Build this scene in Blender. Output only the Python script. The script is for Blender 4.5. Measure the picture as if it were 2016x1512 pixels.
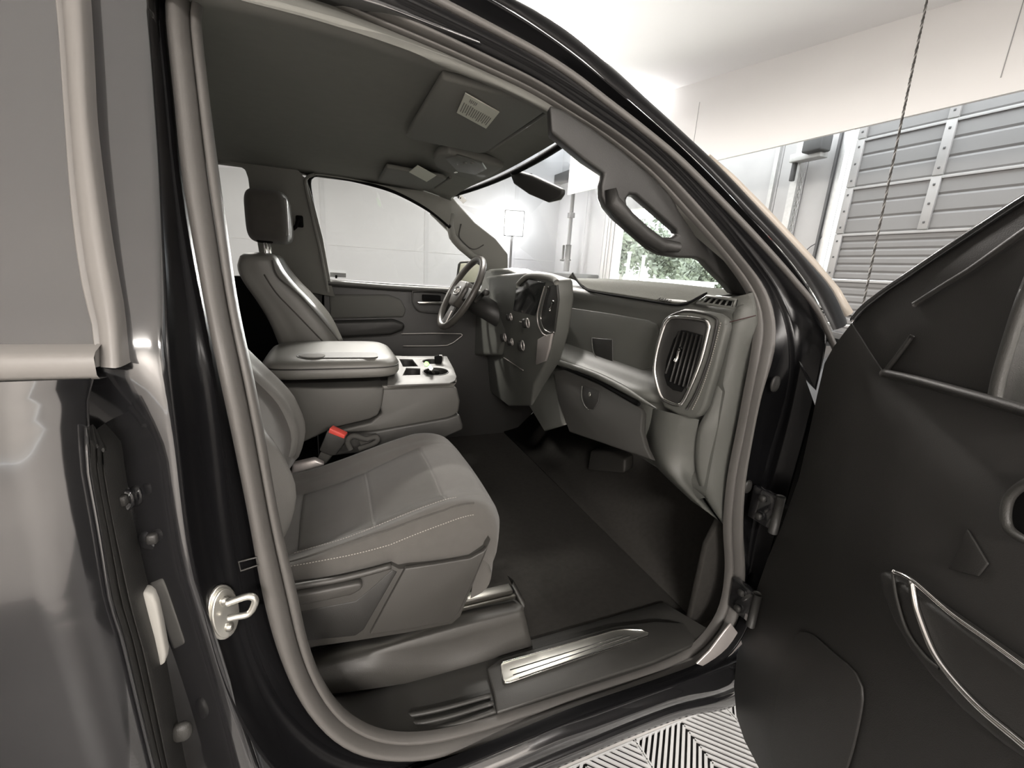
import bpy, bmesh, math, random
from mathutils import Vector, Matrix
random.seed(7)
for o in list(bpy.data.objects): bpy.data.objects.remove(o)
scn = bpy.context.scene
COL = scn.collection
# ------------------------------------------------------------------ camera
FPX = 858.0
CAM = Vector((0.0, -0.62, 1.52))
HEAD, PITCH, ROLL = math.radians(22.88), math.radians(14.48), math.radians(-3.60)
_fw = Vector((math.sin(HEAD)*math.cos(PITCH), math.cos(HEAD)*math.cos(PITCH), -math.sin(PITCH)))
_rt = Vector((math.cos(HEAD), -math.sin(HEAD), 0))
_dn = _fw.cross(_rt)
if _dn.z > 0: _dn = -_dn
RT = _rt*math.cos(ROLL) + _dn*math.sin(ROLL)
DN = -_rt*math.sin(ROLL) + _dn*math.cos(ROLL)
FW = _fw
cd = bpy.data.cameras.new('camera'); cam = bpy.data.objects.new('camera', cd); COL.objects.link(cam)
cd.sensor_fit = 'HORIZONTAL'; cd.sensor_width = 36.0; cd.lens = 36.0*FPX/2016.0
cd.clip_start = 0.02; cd.clip_end = 300
M = Matrix((RT, -DN, -FW)).transposed().to_4x4(); M.translation = CAM
cam.matrix_world = M
scn.camera = cam
# ------------------------------------------------------------------ view, world, light
vs = scn.view_settings
vs.view_transform = 'Standard'; vs.look = 'None'; vs.gamma = 1.0; vs.use_curve_mapping = False
vs.exposure = 2.3
w = bpy.data.worlds.new('daylight'); scn.world = w; w.use_nodes = True
bg = w.node_tree.nodes['Background']; bg.inputs[0].default_value = (0.93, 0.97, 1.0, 1); bg.inputs[1].default_value = 1.6

def area(name, loc, target, sx, sy, power, color=(1, 0.94, 0.885)):
    l = bpy.data.lights.new(name, 'AREA'); l.shape = 'RECTANGLE'; l.size = sx; l.size_y = sy
    l.energy = power; l.color = color
    o = bpy.data.objects.new(name, l); COL.objects.link(o); o.location = loc
    o.rotation_euler = (Vector(target)-Vector(loc)).to_track_quat('-Z', 'Y').to_euler()
    return o
# ceiling shop lights (their tube fixtures are built with the garage)
SHOP = [(-0.8, -3.4, 2.85), (2.4, -3.2, 2.85), (-2.6, 2.6, 3.55), (0.6, 5.0, 3.9), (-1.6, 8.2, 4.25), (2.6, 8.4, 4.3), (1.5, 2.4, 3.62)]  # last one is added, to brighten the fascia and cabin
SHOPW = [64, 37, 72, 95, 37, 41, 32]
for (x, y, z), p in zip(SHOP, SHOPW):
    area('shop_light', (x, y, z-0.08), (x, y, 0), 1.3, 0.25, p)

# ------------------------------------------------------------------ pixel to world helpers
def ray(px, py):
    return FW + RT*((px-1008.0)/FPX) + DN*((py-756.0)/FPX)
def UY(px, py, y):
    d = ray(px, py); return CAM + d*((y-CAM.y)/d.y)
def UX(px, py, x):
    d = ray(px, py); return CAM + d*((x-CAM.x)/d.x)
def UZ(px, py, z):
    d = ray(px, py); return CAM + d*((z-CAM.z)/d.z)
def UP(px, py, p0, n):
    d = ray(px, py); n = Vector(n); return CAM + d*(n.dot(Vector(p0)-CAM)/n.dot(d))
def tumble(z):
    t = max(0.0, z-1.36); return 0.36*t*min(1, t/0.12+0.3) if t > 0 else 0.0
def US(px, py, y0):
    """point on the body side, which leans inwards above the belt"""
    y = y0
    for _ in range(8):
        p = UY(px, py, y); y = y0 + tumble(p.z) - 0.03*max(0, min(1, (0.8-p.z)/0.25))
    return p
def catmull(pts, closed=False, k=8):
    pts = [Vector(p) for p in pts]; n = len(pts); out = []
    rng = n if closed else n-1
    for i in range(rng):
        if closed: p0, p1, p2, p3 = pts[i-1], pts[i], pts[(i+1) % n], pts[(i+2) % n]
        else: p0, p1, p2, p3 = pts[max(i-1, 0)], pts[i], pts[i+1], pts[min(i+2, n-1)]
        for j in range(k):
            t = j/k; t2 = t*t; t3 = t2*t
            out.append(0.5*((2*p1) + (p2-p0)*t + (2*p0-5*p1+4*p2-p3)*t2 + (3*p1-p0-3*p2+p3)*t3))
    if not closed: out.append(pts[-1])
    return out
def resample(pts, n, closed=False, smooth=True):
    c = catmull(pts, closed) if smooth and len(pts) > 2 else [Vector(p) for p in pts]
    if closed: c = c + [c[0]]
    L = [0.0]
    for a, b in zip(c, c[1:]): L.append(L[-1]+(b-a).length)
    out = []; m = n if closed else n-1; k = 0
    for i in range(n):
        s = L[-1]*i/m
        while k < len(L)-2 and L[k+1] < s: k += 1
        d = L[k+1]-L[k]; t = 0 if d < 1e-9 else (s-L[k])/d
        out.append(c[k].lerp(c[k+1], min(1, t)))
    return out

# ------------------------------------------------------------------ materials
MATS = {}
def mat(name, col, rough=0.5, metal=0.0, spec=0.5, bump=0.0, bscale=400.0, var=0.0, vscale=6.0, coat=0.0, sheen=0.0, ior=None, emit=None, estr=0.0):
    m = bpy.data.materials.new(name); m.use_nodes = True
    nt = m.node_tree; b = nt.nodes['Principled BSDF']
    c = (*col, 1) if isinstance(col, tuple) else (col, col, col, 1)
    b.inputs['Base Color'].default_value = c
    b.inputs['Roughness'].default_value = rough; b.inputs['Metallic'].default_value = metal
    b.inputs['Specular IOR Level'].default_value = spec
    b.inputs['Coat Weight'].default_value = coat; b.inputs['Coat Roughness'].default_value = 0.03
    b.inputs['Sheen Weight'].default_value = sheen
    if ior: b.inputs['IOR'].default_value = ior
    if emit: b.inputs['Emission Color'].default_value = (*emit, 1); b.inputs['Emission Strength'].default_value = estr
    tc = nt.nodes.new('ShaderNodeTexCoord')
    if bump:
        nz = nt.nodes.new('ShaderNodeTexNoise'); nz.inputs['Scale'].default_value = bscale; nz.inputs['Detail'].default_value = 3
        bp = nt.nodes.new('ShaderNodeBump'); bp.inputs['Strength'].default_value = bump; bp.inputs['Distance'].default_value = 0.002
        nt.links.new(tc.outputs['Object'], nz.inputs['Vector']); nt.links.new(nz.outputs['Fac'], bp.inputs['Height']); nt.links.new(bp.outputs['Normal'], b.inputs['Normal'])
    nz = nt.nodes.new('ShaderNodeTexNoise'); nz.inputs['Scale'].default_value = vscale; nz.inputs['Detail'].default_value = 4
    mx = nt.nodes.new('ShaderNodeMix'); mx.data_type = 'RGBA'; mx.blend_type = 'MULTIPLY'
    v = max(var, 0.02)
    rp = nt.nodes.new('ShaderNodeMapRange'); rp.inputs['To Min'].default_value = 1-v; rp.inputs['To Max'].default_value = 1+v
    nt.links.new(tc.outputs['Object'], nz.inputs['Vector']); nt.links.new(nz.outputs['Fac'], rp.inputs['Value'])
    mx.inputs[0].default_value = 1; mx.inputs[6].default_value = c
    nt.links.new(rp.outputs['Result'], mx.inputs[7]); nt.links.new(mx.outputs[2], b.inputs['Base Color'])
    MATS[name] = m; return m
def glass_mat(name, tint, refl):
    m = bpy.data.materials.new(name); m.use_nodes = True; nt = m.node_tree
    for n in list(nt.nodes): nt.nodes.remove(n)
    out = nt.nodes.new('ShaderNodeOutputMaterial'); mx = nt.nodes.new('ShaderNodeMixShader')
    tr = nt.nodes.new('ShaderNodeBsdfTransparent'); tr.inputs[0].default_value = (*tint, 1)
    gl = nt.nodes.new('ShaderNodeBsdfGlossy'); gl.inputs['Roughness'].default_value = 0.02
    lw = nt.nodes.new('ShaderNodeLayerWeight'); lw.inputs[0].default_value = 0.5
    pw = nt.nodes.new('ShaderNodeMath'); pw.operation = 'POWER'; pw.inputs[1].default_value = 5.0
    fr = nt.nodes.new('ShaderNodeMapRange'); fr.inputs['To Min'].default_value = refl; fr.inputs['To Max'].default_value = 0.55
    nt.links.new(lw.outputs['Facing'], pw.inputs[0]); nt.links.new(pw.outputs[0], fr.inputs['Value'])
    nt.links.new(fr.outputs[0], mx.inputs[0]); nt.links.new(tr.outputs[0], mx.inputs[1]); nt.links.new(gl.outputs[0], mx.inputs[2]); nt.links.new(mx.outputs[0], out.inputs[0])
    MATS[name] = m; return m
PAINT = mat('black_gloss_paint', (0.012, 0.012, 0.013), 0.10, ior=2.2, coat=0.5)
PAINTJ = mat('jamb_paint_shaded', (0.005, 0.005, 0.0055), 0.22, ior=1.3, coat=0.0, spec=0.35)  # darker, duller body paint imitating the dark reflections in the jamb
RUBBER = mat('rubber_seal', (0.10, 0.095, 0.089), 0.5, spec=0.6, bump=0.15, bscale=900, var=0.08, vscale=14)
TRIM = mat('charcoal_plastic', (0.042, 0.041, 0.038), 0.45, bump=0.25, bscale=700, var=0.05)
TRIMD = mat('dark_plastic', (0.024, 0.0235, 0.022), 0.45, bump=0.25, bscale=700)
DASH = mat('dash_soft_plastic', (0.095, 0.097, 0.088), 0.42, bump=0.3, bscale=800, var=0.06)
SHIELD = mat('seat_shield_plastic', (0.05, 0.048, 0.044), 0.42, bump=0.25, bscale=900, var=0.04)
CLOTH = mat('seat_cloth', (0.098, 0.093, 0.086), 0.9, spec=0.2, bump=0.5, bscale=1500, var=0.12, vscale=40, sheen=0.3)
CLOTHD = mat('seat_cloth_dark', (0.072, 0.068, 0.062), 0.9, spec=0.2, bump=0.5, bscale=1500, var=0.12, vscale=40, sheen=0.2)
CLOTHL = mat('pale_lit_vinyl', (0.20, 0.195, 0.185), 0.7, spec=0.3, bump=0.4, bscale=1200, var=0.05)  # paler to carry light on seat fronts; also the pale slot grip
VINYL = mat('console_vinyl', (0.15, 0.147, 0.135), 0.38, bump=0.2, bscale=900, var=0.05)
HEADL = mat('headliner_fabric', (0.22, 0.22, 0.203), 0.95, spec=0.1, bump=0.4, bscale=1500, var=0.06, vscale=30)
PILLAR = mat('pillar_trim', (0.16, 0.16, 0.146), 0.75, spec=0.3, bump=0.3, bscale=1200, var=0.05)
CARPET = mat('carpet', (0.04, 0.038, 0.035), 1.0, spec=0.05, bump=0.8, bscale=900, var=0.2, vscale=60)
CHROME = mat('chrome', (0.85, 0.84, 0.82), 0.14, metal=1.0)
SATIN = mat('satin_silver', (0.62, 0.58, 0.56), 0.38, metal=0.6)
STEEL = mat('steel', (0.55, 0.54, 0.5), 0.3, metal=1.0, var=0.1, vscale=30)
ALU = mat('brushed_aluminium', (0.7, 0.69, 0.64), 0.3, metal=0.9, var=0.08, vscale=50)
STITCH = mat('stitch_thread', (0.34, 0.32, 0.29), 0.8)
GAP = mat('dark_gap', (0.006, 0.006, 0.006), 0.9, spec=0.1)
GLASS = glass_mat('clear_glass', (0.97, 0.98, 0.97), 0.035)
TINT = mat('tinted_privacy_glass', (0.01, 0.01, 0.011), 0.06, ior=2.75, coat=0.4)
SCREEN = mat('screen_glass', (0.02, 0.022, 0.022), 0.12)
LABEL = mat('label_paper', (0.62, 0.63, 0.55), 0.7)
LABELP = mat('printed_label_paper', (0.62, 0.63, 0.55), 0.7)
RED = mat('red_button', (0.75, 0.09, 0.07), 0.4)
WEB = mat('belt_webbing', (0.06, 0.058, 0.053), 0.9, bump=0.4, bscale=600)
MIRR = mat('mirror_glass', (0.8, 0.82, 0.72), 0.03, metal=1.0)
INK = mat('print_ink', (0.03, 0.03, 0.03), 0.7)
WHITE = mat('white_paper', (0.9, 0.9, 0.88), 0.6)
GREEN = mat('green_tag', (0.2, 0.75, 0.05), 0.5)

# ------------------------------------------------------------------ mesh helpers
def add(name, me, m, parent=None, label=None):
    o = bpy.data.objects.new(name, me); COL.objects.link(o)
    if m is not None: me.materials.append(m)
    if parent is not None:
        o.parent = parent
        o.matrix_parent_inverse = WORLDM[parent].inverted()
    WORLDM[o] = Matrix.Identity(4)
    if label: o['label'] = label
    return o
WORLDM = {}
def empty(name, loc, parent=None, label=None, cat=None, group=None, kind=None):
    o = bpy.data.objects.new(name, None); COL.objects.link(o); o.empty_display_size = 0.05
    WORLDM[o] = Matrix.Translation(Vector(loc))
    if parent is not None:
        o.parent = parent; o.matrix_parent_inverse = WORLDM[parent].inverted()
    o.location = loc
    tag(o, label, cat, group, kind); return o
def tag(o, label=None, cat=None, group=None, kind=None):
    if label: o['label'] = label
    if cat: o['category'] = cat
    if group: o['group'] = group
    if kind: o['kind'] = kind
    return o
def mesh(verts, faces, smooth=True):
    me = bpy.data.meshes.new('m'); me.from_pydata([tuple(v) for v in verts], [], faces); me.update()
    if smooth:
        for p in me.polygons: p.use_smooth = True
    return me
def apply_mods(o):
    dg = bpy.context.evaluated_depsgraph_get(); dg.update()
    e = o.evaluated_get(dg); me = bpy.data.meshes.new_from_object(e)
    old = o.data; o.modifiers.clear(); o.data = me; bpy.data.meshes.remove(old)
def loft(name, rings, m, parent=None, cu=False, cv=False, cap=False, thick=0.0, smooth=True, label=None, flip=False):
    """rings: equal-length point lists; cu closes each ring, cv closes ring list"""
    n = len(rings[0]); V = [p for r in rings for p in r]; F = []
    R = len(rings)
    for i in range(R if cv else R-1):
        for j in range(n if cu else n-1):
            a, b = i*n+j, i*n+(j+1) % n; c, d = ((i+1) % R)*n+(j+1) % n, ((i+1) % R)*n+j
            F.append((a, d, c, b) if flip else (a, b, c, d))
    if cap: F.append(tuple(range(n))[::-1]); F.append(tuple(range((R-1)*n, R*n)))
    me = mesh(V, F, smooth)
    o = add(name, me, m, parent, label)
    if thick:
        s = o.modifiers.new('s', 'SOLIDIFY'); s.thickness = thick; s.offset = -1; apply_mods(o)
    return o
def tube(name, path, r, m, parent=None, closed=False, n=None, sides=8, flat=None, label=None, smooth=True):
    """round (or flattened) bar along a path; r may be a list"""
    pts = resample(path, n, closed, smooth) if n else [Vector(p) for p in path]
    N = len(pts); rings = []
    up = Vector((0, 0, 1))
    prev = None
    for i, p in enumerate(pts):
        a = pts[i-1] if (i > 0 or closed) else p; b = pts[(i+1) % N] if (i < N-1 or closed) else p
        t = (b-a).normalized()
        if prev is None:
            x = t.cross(up)
            if x.length < 1e-3: x = t.cross(Vector((0, 1, 0)))
        else: x = prev - t*prev.dot(t)
        x.normalize(); prev = x; y = t.cross(x)
        rr = r[i] if isinstance(r, (list, tuple)) else r
        fy = flat if flat else 1.0
        rings.append([p + x*(rr*math.cos(2*math.pi*k/sides)) + y*(rr*fy*math.sin(2*math.pi*k/sides)) for k in range(sides)])
    return loft(name, rings, m, parent, cu=True, cv=closed, cap=not closed, label=label, flip=True)
def prism(name, pts, off, m, parent=None, bevel=0.0, seg=2, holes=(), label=None, smooth=False):
    """flat outline (with holes) given depth along off"""
    bm = bmesh.new(); loops = []
    off = Vector(off)
    allv = []
    for L in [pts]+list(holes):
        vs_ = [bm.verts.new(Vector(p)) for p in L]; allv += vs_
        loops.append([bm.edges.new((vs_[i], vs_[(i+1) % len(vs_)])) for i in range(len(vs_))])
    if holes:
        bmesh.ops.triangle_fill(bm, use_beauty=True, use_dissolve=False, edges=[e for l in loops for e in l])
    else: bm.faces.new(allv)
    r = bmesh.ops.extrude_face_region(bm, geom=list(bm.faces))
    bmesh.ops.translate(bm, vec=off, verts=[g for g in r['geom'] if isinstance(g, bmesh.types.BMVert)])
    bmesh.ops.recalc_face_normals(bm, faces=bm.faces)
    me = bpy.data.meshes.new('m'); bm.to_mesh(me); bm.free()
    o = add(name, me, m, parent, label)
    if bevel:
        b = o.modifiers.new('b', 'BEVEL'); b.width = bevel; b.segments = seg; b.limit_method = 'ANGLE'; b.angle_limit = math.radians(40)
        apply_mods(o)
    for p in o.data.polygons: p.use_smooth = True
    o.data.set_sharp_from_angle(angle=math.radians(50))
    return o
def box(name, c, s, m, parent=None, bevel=0.004, rot=None, seg=2, label=None):
    c = Vector(c); hx, hy, hz = s[0]/2, s[1]/2, s[2]/2
    Rm = rot if rot is not None else Matrix.Identity(3)
    base = [c + Rm @ Vector(v) for v in ((-hx, -hy, -hz), (hx, -hy, -hz), (hx, hy, -hz), (-hx, hy, -hz))]
    return prism(name, base, Rm @ Vector((0, 0, 2*hz)), m, parent, bevel, seg, label=label)
def soft(name, c, s, m, parent=None, e=4.0, nu=28, nv=16, warp=None, rot=None, label=None):
    """superellipsoid cushion"""
    c = Vector(c); rings = []
    def sp(v, p): return math.copysign(abs(v)**p, v)
    pw = 2.0/e
    for i in range(nv+1):
        ph = -math.pi/2 + math.pi*i/nv; ring = []
        for j in range(nu):
            th = 2*math.pi*j/nu
            v = Vector((s[0]/2*sp(math.cos(ph), pw)*sp(math.cos(th), pw), s[1]/2*sp(math.cos(ph), pw)*sp(math.sin(th), pw), s[2]/2*sp(math.sin(ph), pw)))
            if warp: v = warp(v)
            if rot is not None: v = rot @ v
            ring.append(c+v)
        rings.append(ring)
    return loft(name, rings, m, parent, cu=True, label=label)
def surf_patch(name, S, quad, m, parent, lift=0.004, nu=24, nv=24, drop=0.003, edge=0.05, label=None):
    """padded panel lying on surface S(u,v); quad = 4 uv corners in order"""
    rings = []
    for i in range(nu+1):
        a = i/nu; row = []
        for j in range(nv+1):
            b = j/nv
            u = (1-a)*((1-b)*quad[0][0]+b*quad[1][0]) + a*((1-b)*quad[3][0]+b*quad[2][0])
            v = (1-a)*((1-b)*quad[0][1]+b*quad[1][1]) + a*((1-b)*quad[3][1]+b*quad[2][1])
            p = S(u, v); h = 1e-3
            nrm = (S(u+h, v)-p).cross(S(u, v+h)-p).normalized()
            d = min(a, 1-a, b, 1-b)/edge
            k = math.sqrt(max(0, 1-(1-min(1, d))**2))
            row.append(p + nrm*(-drop + (lift+drop)*k))
        rings.append(row)
    return loft(name, rings, m, parent, label=label)

# ================================================================== THE GARAGE
WALLM = mat('painted_wall_panel', (0.30, 0.30, 0.306), 0.75, var=0.05, vscale=1.5)
CEILM = mat('ceiling_board', (0.82, 0.81, 0.80), 0.8, var=0.03, vscale=0.8)
FASCM = mat('fascia_board', (0.84, 0.83, 0.82), 0.8, var=0.02, vscale=0.8)
DOORM = mat('sectional_door_steel', (0.16, 0.158, 0.155), 0.6, var=0.08, vscale=3)
STILEM = mat('door_stile', (0.27, 0.266, 0.26), 0.55, var=0.06)
SEAMM = mat('seam_filler', (0.35, 0.35, 0.35), 0.8)
FLOORM = mat('dark_epoxy_floor', (0.03, 0.029, 0.028), 0.5, var=0.6, vscale=4)
TILEM = mat('white_floor_tile', (0.50, 0.495, 0.485), 0.5, var=0.04)
TILEG = mat('grey_tile_edge', (0.52, 0.50, 0.48), 0.55, var=0.08)
IRON = mat('dark_iron', (0.06, 0.06, 0.06), 0.6, var=0.1)
GALV = mat('galvanised', (0.45, 0.45, 0.44), 0.5, metal=0.5, var=0.15, vscale=20)
PIERM = mat('pier_panel', (0.36, 0.355, 0.35), 0.75, var=0.12, vscale=2)
ROPEM = mat('rope_fibre', (0.05, 0.048, 0.045), 0.9)
ROPEL = mat('rope_fibre_light', (0.2, 0.195, 0.185), 0.9)
XW, YL, YR, XB = 6.0, 11.0, -4.5, -6.0
def zc(y): return 4.33 + 0.121*(y-5.913)
def st(o): o['kind'] = 'structure'; return o
fl = st(add('floor', mesh([(XB, YR, -0.02), (XW+0.2, YR, -0.02), (XW+0.2, YL, -0.02), (XB, YL, -0.02)], [(0, 1, 2, 3)], False), FLOORM))
APRM = mat('pale_concrete', (0.27, 0.26, 0.25), 0.6, var=0.15, vscale=1.5)
st(prism('floor_apron', [(XB, YR, -0.019), (XW, YR, -0.019), (XW, -1.75, -0.019), (XB, -1.75, -0.019)], (0, 0, 0.004), APRM))
# ribbed interlocking tiles: diagonal ribs folding every 0.2 m
def tile_mesh():
    V = []; F = []
    def bar(a, b, wd, z0, z1):
        a = Vector(a); b = Vector(b); d = (b-a); n = Vector((-d.y, d.x)).normalized()*wd/2
        i = len(V)
        for z in (z0, z1):
            for q in (a-n, b-n, b+n, a+n): V.append((q.x, q.y, z))
        F.extend([(i+4, i+5, i+6, i+7), (i, i+1, i+5, i+4), (i+1, i+2, i+6, i+5), (i+2, i+3, i+7, i+6), (i+3, i, i+4, i+7)])
    for side in (0, 1):
        x0 = 0.2*side
        k = -0.2
        while k < 0.4:
            # rib y = k + t (side 0) or k + (0.2 - t) (side 1)
            a = (x0, k if side == 0 else k+0.2); b = (x0+0.2, k+0.2 if side == 0 else k)
            def clip(a, b):
                (ax, ay), (bx, by) = a, b
                ts = [0.0, 1.0]
                lo, hi = 0.0, 1.0
                dy = by-ay
                for lim, sgn in ((0.004, 1), (0.396, -1)):
                    t = (lim-ay)/dy
                    if (dy > 0) == (sgn > 0): lo = max(lo, t)
                    else: hi = min(hi, t)
                if hi-lo < 0.02: return None
                return ((ax+(bx-ax)*lo, ay+dy*lo), (ax+(bx-ax)*hi, ay+dy*hi))
            c = clip(a, b)
            if c: bar(c[0], c[1], 0.0095, -0.006, 0.0)
            k += 0.0182*math.sqrt(2)*0.98
    for q in ((0.004, 0, 0.004, 0.4), (0.396, 0, 0.396, 0.4), (0, 0.004, 0.4, 0.004), (0, 0.396, 0.4, 0.396)):
        bar(q[:2], q[2:], 0.005, -0.008, -0.001)
    i = len(V); V.extend([(0, 0, -0.016), (0.4, 0, -0.016), (0.4, 0.4, -0.016), (0, 0.4, -0.016)])
    me = mesh(V, F, False); return me
tm = tile_mesh()
for ix in range(-3, 6):
    for iy in range(-1, 1):
        o = add('floor_tile', tm if (ix, iy) != (-3, -1) else tm, TILEM if len(tm.materials) == 0 else None, fl)
        o.location = (0.9+0.4*(ix-1), 0.245-0.4*(1-iy)+0.0, 0)
o = prism('tile_edge_strip', [(-0.8, 0.245, -0.018), (2.6, 0.245, -0.018), (2.6, 0.33, -0.018), (-0.8, 0.33, -0.018)], (0, 0, 0.016), TILEG, fl, 0.004)
# ceiling, sloping up towards the far side
st(add('ceiling', mesh([(XB, YR, zc(YR)), (4.8, YR, zc(YR)), (4.8, YL, zc(YL)), (XB, YL, zc(YL))], [(0, 3, 2, 1)], False), CEILM))
# white fascia board above the bay doors, and its soffit
fb = lambda y: 3.10 + 0.02*(y-3.96)
fas = st(prism('wall_fascia', [(4.8, YR, fb(YR)), (4.8, 8.35, fb(8.35)), (4.8, 8.35, zc(8.35)), (4.8, YR, zc(YR))], (0.04, 0, 0), FASCM))
for yj in (1.55, 4.75):
    box('board_joint', (4.799, yj, 3.55), (0.004, 0.006, 0.75), SEAMM, fas, 0)
# far wall
wl = st(add('wall_left', mesh([(XB, YL, 0), (XW, YL, 0), (XW, YL, 5.6), (XB, YL, 5.6)], [(0, 1, 2, 3)], False), WALLM))
box('horizontal_seam', (0, YL-0.004, 1.87), (11.9, 0.006, 0.012), SEAMM, wl, 0)
for xx in (-4.9, -2.5, -0.1, 2.3, 4.7):
    box('panel_joint', (xx, YL-0.004, 2.6), (0.10, 0.008, 5.2), mat('joint_paint', (0.275, 0.275, 0.281), 0.8) if 'joint_paint' not in MATS else MATS['joint_paint'], wl, 0)
RWALLM = mat('near_wall_paint', (0.74, 0.71, 0.68), 0.7, var=0.1)
st(add('wall_right', mesh([(XB, YR, 0), (XW, YR, 0), (XW, YR, 5), (XB, YR, 5)], [(0, 3, 2, 1)], False), RWALLM))
st(add('wall_back', mesh([(XB, YR, 0), (XB, YL, 0), (XB, YL, 5.4), (XB, YR, 5.4)], [(0, 1, 2, 3)], False), RWALLM))
# front wall: pier between the bays, far strip, lintels
wf = st(empty('wall_front', (XW, 4, 0)))
def wp(n, y0, y1, z0, z1, m=PIERM, x=XW, t=0.12): return box(n, (x+t/2, (y0+y1)/2, (z0+z1)/2), (t, y1-y0, z1-z0), m, wf, 0)
wp('pier_board', 3.35, 3.86, 0, 4.2); wp('pier_board', 3.87, 4.26, 0, 4.2); wp('pier_board', 4.27, 4.9, 0, 4.2)
wp('far_board', 8.1, 8.62, 0, 5.0); wp('far_board', 8.63, 9.5, 0, 5.0, WALLM); wp('far_board', 9.51, 11.0, 0, 5.0, WALLM)
wp('lintel', 4.9, 8.1, 2.95, 5.0); wp('lintel', YR, 3.35, 3.9, 5.0)
wp('wall_board', YR, -2.2, 0, 4.2)
wp('door_jamb_post', 8.0, 8.1, 0, 3.0, FASCM, XW-0.05, 0.15)
for yy in (8.2, 8.36, 8.47): wp('jamb_batten', yy, yy+0.035, 0, 3.2, GALV, XW-0.02, 0.04)
wp('steel_post', 3.90, 4.0, 0, 4.2, GALV, XW-0.1, 0.1); wp('corner_angle', 4.30, 4.36, 0, 4.2, GALV, XW-0.05, 0.05)
for k, zz in enumerate((4.35, 4.6, 4.85, 5.1)):
    box('roof_purlin', (6.2-0.9*k, 9.9, zz-0.05*k), (0.1, 2.6, 0.14), GALV, wf, 0)
box('bay_beam', (5.9, 9.6, 4.02), (0.25, 2.9, 0.22), IRON, wf, 0.01)
# closed sectional door with ribbed sections, stiles, hinges and track
gd = empty('sectional_garage_door', (XW, 1.0, 0), label='closed grey ribbed sectional garage door with upright stiles, right of the pier', cat='garage door')
SECT = [(0.0, 0.56), (0.56, 1.12), (1.12, 1.67), (1.67, 2.22), (2.22, 2.76), (2.76, 3.3), (3.3, 3.85)]
Y0, Y1 = -2.2, 3.27
for k, (z0, z1) in enumerate(SECT):
    prof = []
    nz = 24
    for i in range(nz+1):
        z = z0+0.006+(z1-z0-0.012)*i/nz
        t = (i/nz*(3 if k >= 4 else 6)) % 1.0
        d = 0.012*(1 if 0.12 < t < 0.88 else 0.0)
        prof.append((XW-0.01-d, z))
    rings = [[Vector((x, y, z)) for (x, z) in prof] for y in (Y0, Y1)]
    loft('door_section', rings, DOORM, gd, thick=0.03, smooth=False)
    box('section_rail', (XW-0.028, (Y0+Y1)/2, z1-0.012), (0.03, Y1-Y0, 0.03), STILEM, gd, 0.003)
    for yy in (3.22, 2.36 if k > 4 else (2.36 if k == 4 else 1.76), 1.5 if k >= 4 else 0.9, 0.3, -0.9):
        box('stile', (XW-0.035, yy, (z0+z1)/2), (0.03, 0.09, z1-z0-0.02), STILEM, gd, 0.003)
        for f in (0.15, 0.5, 0.85):
            box('hinge_bolt', (XW-0.053, yy, z0+(z1-z0)*f), (0.008, 0.022, 0.022), IRON, gd, 0.004)
tr = empty('door_track', (XW-0.1, 3.33, 0), label='white vertical roller track beside the closed garage door', cat='door track')
box('rail', (XW-0.08, 3.33, 1.75), (0.05, 0.025, 3.4), FASCM, tr, 0.003); box('rail_flange', (XW-0.05, 3.39, 1.75), (0.02, 0.06, 3.4), GALV, tr, 0.003)
box('guard_channel', (XW-0.06, 3.46, 1.75), (0.04, 0.03, 3.4), IRON, tr, 0.003)
op = empty('door_operator', (XW-0.15, 3.7, 3.1), label='dark motor bracket on the pier under the white fascia', cat='door opener')
box('bracket', (XW-0.18, 3.75, 3.2), (0.15, 0.42, 0.1), GALV, op, 0.01); box('motor', (XW-0.27, 3.6, 3.3), (0.2, 0.25, 0.2), IRON, op, 0.02)
box('arm', (XW-0.18, 3.92, 3.05), (0.06, 0.05, 0.25), IRON, op, 0.01)
ch = empty('hoist_chain', (XW-0.05, 3.86, 0.8), label='long steel hoist chain looped down the pier beside the door', cat='chain')
lk = None
for k in range(46):
    z = 3.0-0.05*k
    for yy in (3.86, 3.9):
        a = (k % 2)*math.pi/2
        ring = [Vector((XW-0.05+0.012*math.cos(q)*math.sin(a), yy+0.012*math.cos(q)*math.cos(a), z+0.032*math.sin(q))) for q in [2*math.pi*i/8 for i in range(8)]]
        tube('chain_link', ring, 0.0045, GALV, ch, closed=True, sides=4)
sw = empty('wall_switch', (XW-0.02, 3.62, 1.85), label='small dark control box with a cable on the pier', cat='switch')
box('switch_box', (XW-0.04, 3.62, 1.83), (0.06, 0.07, 0.13), IRON, sw, 0.006)
tube('cable', [(XW-0.03, 3.62, 1.9), (XW-0.05, 3.58, 2.05), (XW-0.03, 3.45, 2.18), (XW-0.02, 3.42, 2.5)], 0.006, IRON, sw, n=14, sides=5)
rb = empty('red_bracket', (XW-0.05, 4.15, 2.2), label='small dark red bracket on the pier beside the windscreen pillar', cat='bracket')
box('plate', (XW-0.04, 4.16, 2.23), (0.05, 0.1, 0.09), mat('dull_red', (0.22, 0.06, 0.05), 0.6), rb, 0.006); box('tab', (XW-0.09, 4.13, 2.26), (0.08, 0.02, 0.03), MATS['dull_red'], rb, 0.003)
# twisted pull rope in front of the closed door
rp = empty('pull_rope', (3.0, 1.08, 1.30), label='thin dark twisted pull rope hanging in front of the closed door', cat='rope')
pa = [Vector((3.0, 1.152+(z-3.2)*0.045, z)) for z in [1.30+0.012*i for i in range(170)] if z < zc(1.1)]
for ph, mm in ((0, ROPEM), (2.1, ROPEM), (4.2, ROPEL)):
    tube('strand', [p+Vector((0.0036*math.cos(p.z*90+ph), 0.0036*math.sin(p.z*90+ph), 0)) for p in pa], 0.0034, mm, rp, sides=5)
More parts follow.
